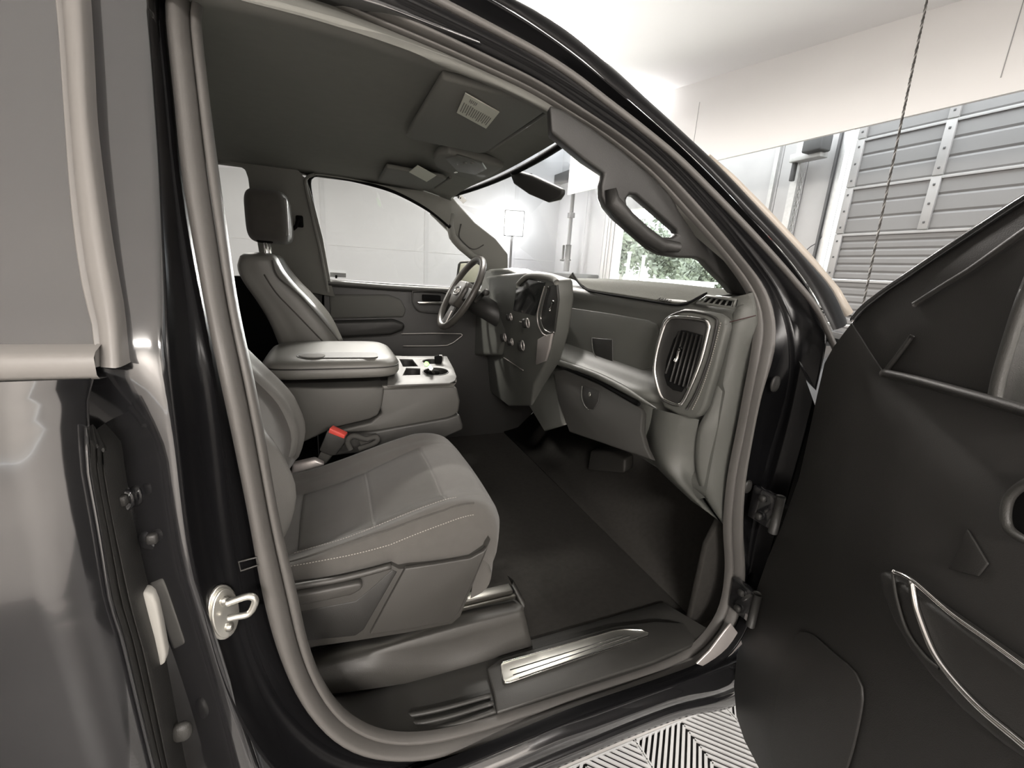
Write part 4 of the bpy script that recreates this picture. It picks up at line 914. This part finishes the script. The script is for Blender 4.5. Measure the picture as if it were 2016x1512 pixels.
# ------------------------------------------------------------------ driver seat
DS = grp('driver_seat', (-0.05, 1.53, 0.5), 'charcoal driver seat with headrest beyond the console')
NB = 26
fr_ = resample([UY(x, y, 1.315) for x, y in ((673, 700), (643, 641), (600, 590), (576, 566), (556, 540), (545, 520), (540, 508))], NB)
bk_ = resample([UY(x, y, 1.315) for x, y in ((556, 700), (530, 641), (506, 600), (484, 568), (470, 545), (464, 525), (470, 508))], NB)
secs = []
for i, (f, b) in enumerate(zip(fr_, bk_)):
    t = i/(NB-1); y0 = 1.30; w_ = 0.46-0.05*t*t
    if t > 0.8: w_ -= 0.05*((t-0.8)/0.2)**2
    y0 = 1.30+0.02*max(0, t-0.7)
    zz = f.z; xf = f.x; xb = b.x+(0.0)
    k = 1-0.6*max(0, (t-0.75)/0.25)
    pts = [(xb, 0.04), (xb+0.3*(xf-xb), 0.0), (xf-0.05, -0.004), (xf-0.01, 0.006), (xf+0.012*k, 0.04), (xf+0.014*k, 0.08), (xf-0.02*k, 0.14), (xf-0.03*k, 0.5*w_), (xf-0.02*k, w_-0.14), (xf+0.014*k, w_-0.08), (xf+0.012*k, w_-0.04), (xf-0.01, w_-0.006), (xf-0.05, w_), (xb+0.3*(xf-xb), w_), (xb, w_-0.04)]
    secs.append(resample([Vector((x, y0+dy, zz)) for x, dy in pts], 48, True))
c_ = sum(secs[-1], Vector())/48
secs.append([c_+(p-c_)*0.8+Vector((0, 0, 0.012)) for p in secs[-1]]); secs.append([c_+(p-c_)*0.3+Vector((0, 0, 0.018)) for p in secs[-2]])
loft('backrest', secs, VINYL, DS, cu=True, cap=True, flip=False)
for q in (((536, 512), (546, 543), (576, 569), (600, 592), (643, 641), (673, 679)), ((520, 540), (545, 578), (590, 625), (640, 677))):
    tube('backrest_seam', [UY(x, y, 1.296) for x, y in q], 0.003, CLOTHD, DS, n=30, sides=5)
hr0 = UY(518, 420, 1.46)
def hw(v):
    k = (v.z/0.19); return Vector((v.x*(1-0.10*k)+0.012*(1-(v.y/0.13)**2) if v.x > 0 else v.x, v.y*(1-0.12*k*k), v.z))
soft('headrest', (-0.225, 1.53, 1.672), (0.15, 0.27, 0.205), CLOTHD, DS, e=4.5, nu=40, nv=24, warp=hw)
surf = [Vector((-0.146, y, z)) for y, z in ((1.42, 1.60), (1.64, 1.60), (1.635, 1.745), (1.425, 1.745))]
prism('headrest_face', surf, (-0.02, 0, 0), CLOTHL, DS, 0.012, 3)  # window light on the front put into a paler colour
for yy, xx in ((1.46, -0.235), (1.58, -0.235)): tube('headrest_post', [(xx, yy, 1.48), (xx, yy, 1.60)], 0.0065, CHROME, DS, sides=10)
box('headrest_guide', (-0.235, 1.52, 1.585), (0.06, 0.18, 0.03), GAP, DS, 0.008)
soft('cushion', (0.16, 1.53, 0.98), (0.52, 0.50, 0.16), CLOTH, DS, e=4)
box('seat_base', (0.12, 1.53, 0.72), (0.40, 0.36, 0.40), GAP, DS, 0.01)

# ------------------------------------------------------------------ dashboard
DB = grp('dashboard', (0.95, 1.0, 0.9), 'dark grey dashboard')
PROF = [(1.45, 1.45), (1.25, 1.465), (1.06, 1.476), (0.95, 1.478), (0.89, 1.476), (0.872, 1.472), (0.862, 1.464), (0.860, 1.452), (0.866, 1.44), (0.872, 1.40), (0.872, 1.30), (0.871, 1.262), (0.866, 1.244), (0.846, 1.228), (0.812, 1.216), (0.794, 1.203), (0.798, 1.186), (0.83, 1.18), (0.835, 1.10), (0.87, 1.0), (0.95, 0.95), (1.2, 0.93)]
prof = resample([Vector((x, 0, z)) for x, z in PROF], 70)
rings = []
for i in range(41):
    y = 0.15+1.68*i/40
    e = max(0, (0.33-y)/0.18)
    wl2 = max(0.0, min(1.0, (y-0.27)/0.07))
    rings.append([Vector(((p.x if p.z > 1.27 or wl2 == 1 else p.x*wl2+max(p.x, 0.885)*(1-wl2))+0.02*e*e*(1 if p.x < 0.9 else 0), y, p.z)) for p in prof])
loft('dash_body', rings, DASH, DB, flip=False)
# padded top panel with its front edge line and the word stamped in it
gp = [(1128, 537), (1140, 555), (1152, 566), (1170, 573), (1245, 585), (1322, 597), (1345, 597), (1360, 593), (1376, 584), (1392, 577)]
def ontop(px, py):
    d = ray(px, py); best = None
    t = (0.905-CAM.x)/d.x; p = CAM+d*t
    return Vector((p.x, p.y, p.z))
gpath = resample([UX(x, y, (0.905, 0.89, 0.875, 0.862, 0.856, 0.856, 0.857, 0.860, 0.872, 0.89)[i]) for i, (x, y) in enumerate(gp)], 60)
PADM = mat('dash_top_grain', (0.07, 0.07, 0.057), 0.8, spec=0.2, bump=0.9, bscale=350, var=0.1, vscale=60)
tube('top_pad_seam', [p+Vector((-0.002, 0, -0.003)) for p in gpath], 0.0035, GAP, DB, sides=6)
def padrow(dx, z, k):
    return [Vector((p.x*(1-k)+(0.86+dx)*k+dx*(1-k), p.y+(0.06 if p.y > 0.7 else 0)*k, p.z*(1-k)+(z+0.008*math.exp(-((p.y-0.72)/0.22)**2)-0.012*max(0, (0.45-p.y)/0.25))*k)) for p in gpath]
loft('top_pad', [[p+Vector((0.004, 0, -0.006)) for p in gpath], [p+Vector((0, 0, 0.003)) for p in gpath], padrow(0.008, 1.485, 0.25), padrow(0.03, 1.494, 0.6), padrow(0.07, 1.502, 0.9), padrow(0.15, 1.508, 1), padrow(0.28, 1.506, 1), padrow(0.42, 1.492, 1), padrow(0.54, 1.47, 1)], PADM, DB, label='grained soft top pad', flip=True)
def text_obj(name, body, p0, right, up, size, m, par, ext=0.0004):
    cu = bpy.data.curves.new(name, 'FONT'); cu.body = body; cu.size = size; cu.extrude = ext; cu.align_x = 'CENTER'; cu.align_y = 'CENTER'
    o = bpy.data.objects.new(name, cu); COL.objects.link(o)
    dg = bpy.context.evaluated_depsgraph_get(); me = bpy.data.meshes.new_from_object(o.evaluated_get(dg)); bpy.data.objects.remove(o)
    right = Vector(right).normalized(); up = Vector(up); up = (up-right*up.dot(right)).normalized(); n = right.cross(up)
    Mx = Matrix((right, up, n)).transposed().to_4x4(); Mx.translation = Vector(p0); me.transform(Mx)
    return add(name, me, m, par)
text_obj('airbag_lettering', 'AIRBAG', UX(1308, 591, 0.856), (0.0, -1, -0.08), (0.75, 0, 0.66), 0.015, GAP, DB)
# upper storage door with finger pull
FXp = 0.868
ud = prism('upper_glove_door', [UX(x, y, FXp) for x, y in ((1119, 610), (1124, 606), (1200, 617), (1275, 630), (1292, 638), (1296, 650), (1290, 690), (1282, 722), (1255, 735), (1180, 712), (1112, 704), (1110, 690))], (0.012, 0, 0), DASH, DB, 0.003)
prism('finger_pull', [UX(x, y, FXp-0.002) for x, y in ((1165, 665), (1205, 668), (1206, 720), (1190, 716), (1174, 704), (1167, 688))], (0.004, 0, 0), TRIMD, ud, 0.002)
tube('pull_rim', [UX(x, y, FXp-0.003) for x, y in ((1165, 665), (1167, 688), (1174, 704), (1190, 716), (1206, 720))], 0.0018, DASH, ud, n=20, sides=6)
# lower glove box
LN = Vector((0.94, 0, -0.34)); LP0 = (0.80, 0.5, 1.187)
def UL(px, py, off=0.0): return UP(px, py, Vector(LP0)-LN*off, LN)
ld = prism('lower_glove_door', [UL(x, y, 0.004) for x, y in ((1090, 731), (1111, 727), (1180, 757), (1250, 797), (1260, 802), (1264, 812), (1261, 848), (1270, 880), (1282, 905), (1180, 870), (1120, 850), (1098, 787))], LN*0.02, TRIM, DB, 0.004, label='lower glove box door with lock')
prism('glove_latch', [UL(x, y, 0.006) for x, y in ((1146, 758), (1180, 770), (1178, 790), (1168, 806), (1154, 803), (1147, 785))], LN*0.004, TRIMD, ld, 0.003)
tube('latch_rim', [UL(x, y, 0.008) for x, y in ((1146, 760), (1145, 780), (1150, 797), (1158, 806))], 0.002, DASH, ld, n=14, sides=6)
disc('lock_cylinder', UL(1161, 777, 0.009), Vector((-1, 0, 0.3)).to_track_quat('Z', 'Y').to_matrix(), 0.007, 0.008, 0.003, STEEL, ld, 14)
tube('glove_gap', [UL(x, y, 0.003) for x, y in ((1108, 722), (1165, 744), (1215, 772), (1258, 796))], 0.006, GAP, DB, n=20, sides=6)
tube('dash_lip', [UX(x, y, 0.795) for x, y in ((1095, 712), (1165, 735), (1225, 764), (1268, 790), (1292, 804))], [0.011]*15+[0.010, 0.008, 0.006, 0.004, 0.002], DASH, DB, n=20, sides=10)
# right-hand air vent
VN = Vector((0.975, 0.22, 0.0)); VP0 = Vector((0.842, 0.235, 1.33))
def UV(px, py, off=0.0): return UP(px, py, VP0-VN*off, VN)
sur = [(1283, 715), (1288, 680), (1300, 640), (1318, 618), (1345, 608), (1380, 611), (1414, 618), (1430, 628), (1431, 645), (1411, 725), (1388, 803), (1376, 820), (1360, 825), (1335, 818), (1306, 803), (1292, 775)]
AV = prism('vent_surround', [UV(x, y, 0.004) for x, y in sur], VN*0.03, DASH, DB, 0.010, 3, label='padded surround of the right-hand air vent')
rg = [(1326, 625), (1360, 626), (1388, 631), (1396, 640), (1395, 652), (1380, 710), (1358, 765), (1344, 792), (1334, 797), (1316, 791), (1302, 780), (1292, 750), (1289, 725), (1294, 690), (1306, 648), (1314, 632)]
rgp = [UV(x, y, 0.008) for x, y in rg]
tube('vent_ring', rgp, 0.0052, CHROME, DB, closed=True, n=90, sides=8, label='chrome vent ring')
prism('vent_bezel', [UV(x, y, 0.006) for x, y in rg], VN*0.004, TRIMD, DB, 0.001)
wl_ = [(1341, 650), (1352, 651), (1383, 660), (1378, 690), (1362, 740), (1342, 772), (1325, 768), (1313, 758), (1308, 740), (1312, 710), (1326, 668)]
prism('vent_well', [UV(x, y, 0.0075) for x, y in wl_], VN*0.002, GAP, DB)
for k in range(6):
    a = (1338+8.5*k, 652+1.8*k); b = (1312+8.2*k, 748+3.2*k) if k else (1311, 735)
    tube('vent_vane', [UV(*a, 0.010), UV(*b, 0.010)], 0.0042, TRIMD, DB, sides=6, flat=0.6)
tube('vent_tab', [UV(x, y, 0.016) for x, y in ((1340, 686), (1336, 692), (1334, 704), (1330, 711))], [0.0065, 0.004, 0.004, 0.006], CHROME, DB, sides=8, label='chrome vent tab')
tube('surround_seam', [UV(x, y, 0.006) for x, y in ((1302, 650), (1312, 628), (1345, 613), (1385, 617), (1408, 626), (1411, 640), (1396, 705), (1372, 770), (1352, 806))], 0.003, TRIMD, DB, n=50, sides=6)
dashes('stitching', [UV(x, y, 0.008) for x, y in ((1419, 635), (1408, 680), (1394, 730), (1378, 775), (1362, 808))], STITCH, DB, 0.0055, 0.55, 0.0009)
# side end of the dash, curving down to the kick panel
R1 = resample([UY(x, y, yy) for x, y, yy in ((1418, 588, 0.20), (1436, 606, 0.185), (1436, 633, 0.17), (1414, 725, 0.175), (1391, 806, 0.18), (1374, 845, 0.185), (1368, 900, 0.185), (1378, 960, 0.17), (1400, 1000, 0.155), (1424, 1032, 0.145))], 50)
ir = RI[NSEG[0]+NSEG[1]:NSEG[0]+NSEG[1]+NSEG[2]+2]
R2 = resample([UY(x, y, 0.135) for x, y in ((1482, 575), (1489, 605), (1492, 633), (1488, 691), (1472, 768), (1458, 844), (1440, 940), (1430, 990), (1428, 1034))], 50)
loft('dash_end_panel', [[p+Vector((0.05, 0.03, 0)) for p in R1], R1, mixr(R1, R2, 0.12, (-0.006, -0.008, 0)), mixr(R1, R2, 0.4, (-0.004, -0.014, 0)), mixr(R1, R2, 0.75, (0, -0.008, 0)), R2, [p+Vector((0.01, 0.02, 0)) for p in R2]], DASH, DB, label='grey end panel of the dashboard', flip=True)
tube('end_panel_seam', [UY(x, y, 0.118) for x, y in ((1437, 634), (1460, 628), (1488, 621))], 0.0014, mat('seam_red', (0.03, 0.006, 0.006), 0.6), DB, sides=5)
dl_ = resample([UY(x, y, 0.19) for x, y in ((1376, 826), (1368, 900), (1378, 960), (1424, 1032))], 20)
dl2 = resample([UX(x, y, 0.85) for x, y in ((1268, 800), (1262, 850), (1285, 910), (1360, 985))], 20)
dl3 = resample([UX(x, y, 0.835) for x, y in ((1318, 812), (1312, 870), (1330, 935), (1398, 1012))], 20)
loft('lower_dash_panel', [[p+Vector((0.05, 0.0, 0)) for p in dl2], dl2, mixr(dl2, dl3, 0.6), dl3, mixr(dl3, dl_, 0.5), dl_], DASH, DB, flip=False)
# demister grille at the corner
GZ = 1.497
grl = [UZ(x, y, 1.478) for x, y in ((1376, 594), (1394, 582), (1450, 590), (1446, 603), (1412, 604))]
gr = [UX(x, y, 0.862) for x, y in ((1374, 596), (1393, 583), (1450, 591), (1446, 606))]
prism('demister_grille', gr, (0.006, 0, 0.002), GAP, DB, 0.002)
for k in range(6):
    t = (k+0.5)/6+0.03
    a = gr[1].lerp(gr[2], t); b = gr[0].lerp(gr[3], t)
    tube('grille_bar', [a+Vector((-0.003, 0, 0.001)), b+Vector((-0.003, 0, 0.001))], 0.0024, DASH, DB, sides=6)
tube('grille_frame', [p+Vector((-0.002, 0, 0)) for p in gr], 0.004, DASH, DB, closed=True, sides=6)
# centre stack
CS = grp('centre_stack', (0.75, 1.0, 1.2), 'centre stack with screen, knobs and silver trim')
CN = Vector((0.985, -0.10, 0.14)).normalized(); CP0 = Vector((0.735, 1.0, 1.30))
def UC(px, py, off=0.0): return UP(px, py, CP0-CN*off, CN)
prism('stack_body', [UC(*p) for p in ((950, 545), (1035, 536), (1060, 540), (1095, 552), (1098, 590), (1090, 660), (1075, 715), (1050, 760), (1045, 800), (1000, 800), (950, 760))], CN*0.06, DASH, CS, 0.012, 3)
prism('touch_screen', [UC(x, y, 0.004) for x, y in ((1016, 562), (1036, 548), (1072, 556), (1066, 575), (1052, 622), (1010, 612))], CN*0.006, SCREEN, CS, 0.003, label='dark touch screen')
tube('screen_hood', [UC(x, y, 0.006) for x, y in ((1020, 560), (1036, 545), (1060, 543), (1085, 548), (1096, 556))], 0.010, PILLAR, CS, n=24, sides=8)
prism('vent_panel', [UC(x, y, 0.006) for x, y in ((1079, 564), (1095, 560), (1098, 590), (1090, 655), (1082, 654), (1069, 640), (1065, 622))], CN*0.008, TRIMD, CS, 0.003)
tube('vent_ring', [UC(x, y, 0.010) for x, y in ((1079, 565), (1072, 590), (1065, 620), (1066, 632), (1072, 648), (1084, 655), (1090, 654))], 0.0030, CHROME, CS, n=40, sides=8, label='chrome vent edge')
tube('vent_ring', [UC(x, y, 0.010) for x, y in ((1072, 564), (1064, 592), (1058, 620), (1060, 640), (1068, 656), (1076, 661))], 0.0022, SATIN, CS, n=40, sides=6)
tube('vent_tab', [UC(x, y, 0.014) for x, y in ((1089, 594), (1086, 604), (1083, 610))], [0.006, 0.003, 0.005], CHROME, CS, sides=8)
prism('silver_trim', [UC(x, y, 0.008) for x, y in ((1058, 668), (1072, 660), (1085, 657), (1080, 686), (1073, 711), (1054, 718))], CN*0.01, SATIN, CS, 0.003, label='satin silver trim plate')
Rk = (-CN).to_track_quat('Z', 'Y').to_matrix()
for px, py, r in ((1006, 624, 0.016), (1039, 636, 0.019), (994, 664, 0.020), (1008, 673, 0.016), (1029, 680, 0.022)):
    disc('control_knob', UC(px, py, 0.0), Rk, r, r, 0.022, TRIMD, CS, 18); p = UC(px, py, 0.023)
    tube('knob_ring', [p+Rk @ Vector((r*0.9*math.cos(2*math.pi*i/16), r*0.9*math.sin(2*math.pi*i/16), 0)) for i in range(16)], 0.0028, SATIN, CS, closed=True, sides=6)
tube('stack_button_line', [UC(1023, 633, 0.008), UC(1033, 636, 0.008)], 0.002, SATIN, CS, sides=5)
tube('stack_chrome_strip', [UC(992, 704, 0.008), UC(1030, 729, 0.008)], 0.0022, SATIN, CS, sides=5)
prism('lower_stack', [UP(x, y, (0.80, 1.0, 1.0), (0.93, -0.2, -0.3)) for x, y in ((1000, 720), (1050, 716), (1088, 728), (1100, 790), (1108, 838), (1070, 850), (1040, 800), (990, 790))], (0.15, 0, 0.03), DASH, CS, 0.01, 3)
# driver side of the dash: cluster hood
prism('cluster_hood', [UX(x, y, 0.78) for x, y in ((955, 530), (1000, 527), (1030, 540), (1010, 620), (980, 700), (930, 700), (935, 600))], (0.12, 0, 0), DASH, DB, 0.02, 3)
prism('knee_panel', [(0.82, 1.26, 1.14), (0.82, 1.84, 1.14), (0.92, 1.84, 0.88), (0.92, 1.26, 0.88)], (0.1, 0, 0.02), TRIMD, DB, 0.02, 3)
prism('footwell_block', [UX(x, y, 1.12) for x, y in ((1162, 888), (1195, 888), (1228, 905), (1228, 932), (1156, 926))], (0.05, 0, 0.02), SHIELD, DB, 0.01, 3)  # plain grey block under the dash
# ------------------------------------------------------------------ steering wheel
SWh = grp('steering_wheel', (0.59, 1.5, 1.4), 'black steering wheel with silver-ringed emblem')
Wc = Vector((0.592, 1.5, 1.402)); Wu = Vector((0.182, 0, 0.338)).normalized(); Wv = Vector((0, -1, 0)); Wn = Wu.cross(Wv)
if Wn.x > 0: Wn = -Wn
def WP(a, b, c=0): return Wc+Wv*a+Wu*b+Wn*c
LEATH = mat('wheel_leather', (0.06, 0.056, 0.05), 0.35, bump=0.2, bscale=600)
tube('rim', [WP(0.187*math.cos(2*math.pi*i/48), 0.187*math.sin(2*math.pi*i/48)) for i in range(48)], 0.0165, LEATH, SWh, closed=True, sides=12)
def wq(pts, c, t, nm, m, bev=0.006): return prism(nm, [WP(a, b, c) for a, b in pts], -Wn*t, m, SWh, bev, 3)
wq([(-0.085, 0.03), (-0.06, 0.06), (0.06, 0.06), (0.085, 0.03), (0.08, -0.03), (0.05, -0.075), (-0.05, -0.075), (-0.08, -0.03)], 0.02, 0.05, 'hub', LEATH, 0.012)
for s_ in (-1, 1): wq([(s_*0.07, 0.035), (s_*0.18, 0.03), (s_*0.18, -0.02), (s_*0.07, -0.035)], 0.004, 0.014, 'spoke', TRIMD)
wq([(-0.04, -0.06), (0.04, -0.06), (0.055, -0.175), (-0.055, -0.175)], 0.004, 0.014, 'spoke', TRIMD)
wq([(0.03, -0.10), (0.045, -0.10), (0.052, -0.165), (0.04, -0.165)], 0.008, 0.004, 'spoke_trim', SATIN, 0.001)
tube('emblem_ring', [WP(0.038*math.copysign(abs(math.cos(q))**0.7, math.cos(q)), 0.022*math.copysign(abs(math.sin(q))**0.7, math.sin(q)), 0.023) for q in [2*math.pi*i/28 for i in range(28)]], 0.0026, CHROME, SWh, closed=True, sides=6)
text_obj('emblem_lettering', 'GMC', WP(0, 0, 0.022), Wv, Wu, 0.026, SATIN, SWh)
tube('steering_column', [Wc-Wn*0.03, Wc-Wn*0.25], 0.055, TRIMD, SWh, sides=16)
tube('column_stalk', [Wc-Wn*0.07+Wv*0.05, Wc-Wn*0.06+Wv*0.14+Wu*0.05], 0.010, TRIM, SWh, sides=8); disc('stalk_knob', Wc-Wn*0.06+Wv*0.14+Wu*0.05, Wv.to_track_quat('Z', 'Y').to_matrix(), 0.016, 0.016, 0.03, TRIM, SWh, 14)
# ------------------------------------------------------------------ driver door mirror outside the window
DM = grp('door_mirror', (0.78, 2.15, 1.45), 'driver door mirror outside the window')
mp = [(897, 545), (900, 520), (905, 513), (955, 511), (962, 530), (958, 562), (900, 562)]
prism('mirror_shell', [UY(x, y, 2.16) for x, y in mp], (0.06, 0.06, 0), TRIMD, DM, 0.012, 3)
prism('mirror_pane', [UY(x, y, 2.155) for x, y in ((903, 540), (907, 519), (952, 517), (954, 556), (905, 556))], (0.002, 0.004, 0), mat('beige_reflection', (0.62, 0.62, 0.50), 0.35), DM, 0.002)  # reflected scene painted as one flat beige
# hood and cowl ahead of the windscreen
loft('hood', [[Vector((x, y, z-0.03*abs((y-1.03)/0.8)**3)) for y in [0.12+1.82*k/10 for k in range(11)]] for x, z in ((1.40, 1.40), (1.7, 1.39), (2.3, 1.34), (2.75, 1.25), (2.85, 1.1))], PAINT, T, thick=0.01)
# ------------------------------------------------------------------ front passenger door, swung open
FD = grp('front_door', (1.0, 0.0, 0.4), 'wide open black front passenger door seen from inside')
TH = math.radians(68); DDv = Vector((-math.cos(TH), -math.sin(TH), 0)); DNv = Vector((-math.sin(TH), math.cos(TH), 0)); HG = Vector((1.0, 0.0, 0))
def UD(px, py, off=0.0): return UP(px, py, HG+DNv*off, DNv)
def DW(s, z, off=0.0): return HG+DDv*s+Vector((0, 0, z))+DNv*off
DTR = mat('door_trim_black', (0.024, 0.023, 0.0215), 0.5, bump=0.25, bscale=700, var=0.1)
body = [UD(*p) for p in ((1676, 634), (1640, 682), (1622, 715), (1607, 780), (1590, 860), (1572, 940), (1540, 1030), (1509, 1102), (1472, 1210), (1450, 1290), (1444, 1350), (1449, 1410), (1465, 1458), (1493, 1512), (1520, 1560))] + [DW(0.3, 0.30), DW(1.0, 0.30), DW(1.1, 0.6), DW(1.1, 1.38)] + [UD(2016, 806), UD(1741, 735)]
prism('trim_panel', body, -DNv*0.11, DTR, FD, 0.003, 2)
# sail panel and window frame above the belt
sail = [UD(*p) for p in ((1676, 634), (1741, 735), (1960, 795), (1985, 690), (2016, 590), (2060, 470), (2140, 360), (2120, 330), (2016, 388), (1930, 444), (1860, 491), (1790, 538), (1740, 572), (1700, 604))]
prism('sail_panel', sail, -DNv*0.05, DTR, FD, 0.002, 2)
tube('frame_edge', [UD(x, y, 0.004) for x, y in ((1678, 632), (1700, 606), (1740, 574), (1790, 540), (1860, 493), (1930, 447), (2016, 391), (2120, 330))], 0.006, PAINT, FD, n=40, sides=8)
tube('frame_highlight_ridge', [UD(x, y, 0.006) for x, y in ((1800, 600), (1860, 562), (1918, 526), (2016, 456), (2110, 395))], 0.005, DTR, FD, n=30, sides=8)
tube('sail_ridge', [UD(x, y, 0.004) for x, y in ((1796, 661), (1775, 690), (1741, 734))], 0.004, DTR, FD, n=16, sides=8)
tube('belt_ridge', [UD(x, y, 0.010) for x, y in ((1741, 735), (1800, 748), (1900, 775), (2016, 808), (2120, 840))], 0.010, DTR, FD, n=30, sides=10, flat=0.8)
tube('glass_run_channel', [UD(x, y, 0.004) for x, y in ((1958, 790), (1968, 740), (1990, 665), (2016, 588), (2060, 480))], 0.008, TRIM, FD, n=24, sides=8)
prism('window_glass', [UD(x, y, -0.02) for x, y in ((1962, 792), (1992, 670), (2060, 480), (2140, 400), (2300, 400), (2300, 860))], -DNv*0.004, GLASS, FD, label='front passenger window glass')
DWd = lambda s, z, off: DW(s, z, off)
# outer skin
prism('outer_skin', [DW(s, z, -0.13) for s, z in ((0.02, 0.36), (0.02, 1.44), (1.1, 1.40), (1.14, 0.5), (1.05, 0.32), (0.2, 0.30))], -DNv*0.02, PAINT, FD, 0.01)
# armrest, pull handle with chrome edge, map pocket, latch bezel
arm = [UD(x, y, 0.0) for x, y in ((1757, 1128), (1775, 1124), (1870, 1190), (2016, 1290), (2150, 1385), (2150, 1560), (2016, 1470), (1930, 1400), (1868, 1335), (1825, 1282), (1790, 1225), (1765, 1165))]
prism('armrest', [p+DNv*0.0 for p in arm], DNv*0.03, DTR, FD, 0.010, 3)
tube('chrome_handle_edge', [UD(x, y, 0.034) for x, y in ((1795, 1143), (1799, 1175), (1808, 1210), (1835, 1278), (1870, 1330), (1930, 1395), (2010, 1462), (2100, 1540))], 0.0048, CHROME, FD, n=50, sides=8, label='curved chrome edge of the pull handle')
tube('chrome_handle_edge', [UD(x, y, 0.034) for x, y in ((1760, 1125), (1797, 1143), (1870, 1206), (1945, 1260), (2016, 1312), (2120, 1390))], 0.0036, CHROME, FD, n=50, sides=8)
tube('handle_outline', [UD(x, y, 0.033) for x, y in ((1758, 1130), (1766, 1180), (1785, 1240), (1820, 1290), (1850, 1316))], 0.0028, TRIM, FD, n=24, sides=6)
tube('latch_bezel', [UD(x, y, 0.012) for x, y in ((2040, 940), (2004, 962), (1985, 985), (1980, 1020), (1990, 1045), (2030, 1068), (2090, 1075))], 0.006, TRIM, FD, n=30, sides=8)
prism('latch_recess', [UD(x, y, 0.004) for x, y in ((2040, 945), (2006, 965), (1990, 987), (1985, 1018), (1995, 1040), (2032, 1062), (2090, 1068), (2090, 940))], DNv*0.004, GAP, FD)
prism('map_pocket', resample([UD(x, y, 0.0) for x, y in ((1570, 1250), (1650, 1290), (1700, 1345), (1695, 1430), (1660, 1540), (1600, 1600), (1540, 1560), (1520, 1440))], 48, True), DNv*0.006, DTR, FD, 0.005, 3)
prism('raised_patch', [UD(x, y, 0.0015) for x, y in ((1908, 1040), (1950, 1110), (1930, 1135), (1870, 1120))], DNv*0.004, DTR, FD, 0.002)  # thin raised patch in the trim colour

# rest of the open door's window frame, front fender and wheel (mostly hidden behind the door)
tube('window_frame', [UD(2100, 345, -0.025), DW(0.47, 1.80, -0.03), DW(0.56, 1.84, -0.035), DW(0.75, 1.86, -0.04), DW(0.96, 1.85, -0.04), DW(1.06, 1.80, -0.04), DW(1.09, 1.6, -0.035), DW(1.10, 1.38, -0.03)], 0.028, PAINTJ, FD, n=60, sides=8)
def zlow(x):
    d_ = 0.5**2-(x-1.85)**2
    return max(0.42, 0.40+math.sqrt(d_)) if d_ > 0 else 0.42
fx = [1.06+1.75*i/40 for i in range(41)]
fen = []
for t in (0, 0.15, 0.35, 0.6, 0.85, 1.0):
    fen.append([Vector((x, 0.03-0.03*math.sin(math.pi*t)+(0.08 if t == 1 else 0), zlow(x)*(1-t)+(1.385-0.02*(x-1.06)-0.05*max(0, x-2.3))*t)) for x in fx])
loft('front_fender', fen, PAINT, T, label='black front fender')
wh = grp('front_wheel', (1.85, 0.12, 0.4))
TYRE = mat('tyre_rubber', (0.02, 0.02, 0.02), 0.8)
def lathe(name, prof_, m, par, n=40):
    loft(name, [[Vector((1.85+r*math.cos(2*math.pi*i/n), y, 0.402+r*math.sin(2*math.pi*i/n))) for i in range(n)] for r, y in prof_], m, par, cu=True)
lathe('tyre', [(0.24, 0.07), (0.32, 0.05), (0.385, 0.06), (0.40, 0.10), (0.40, 0.26), (0.385, 0.30), (0.24, 0.30)], TYRE, wh)
lathe('rim', [(0.24, 0.08), (0.225, 0.10), (0.20, 0.14), (0.06, 0.12), (0.05, 0.10), (0.0, 0.10)], STEEL, wh)
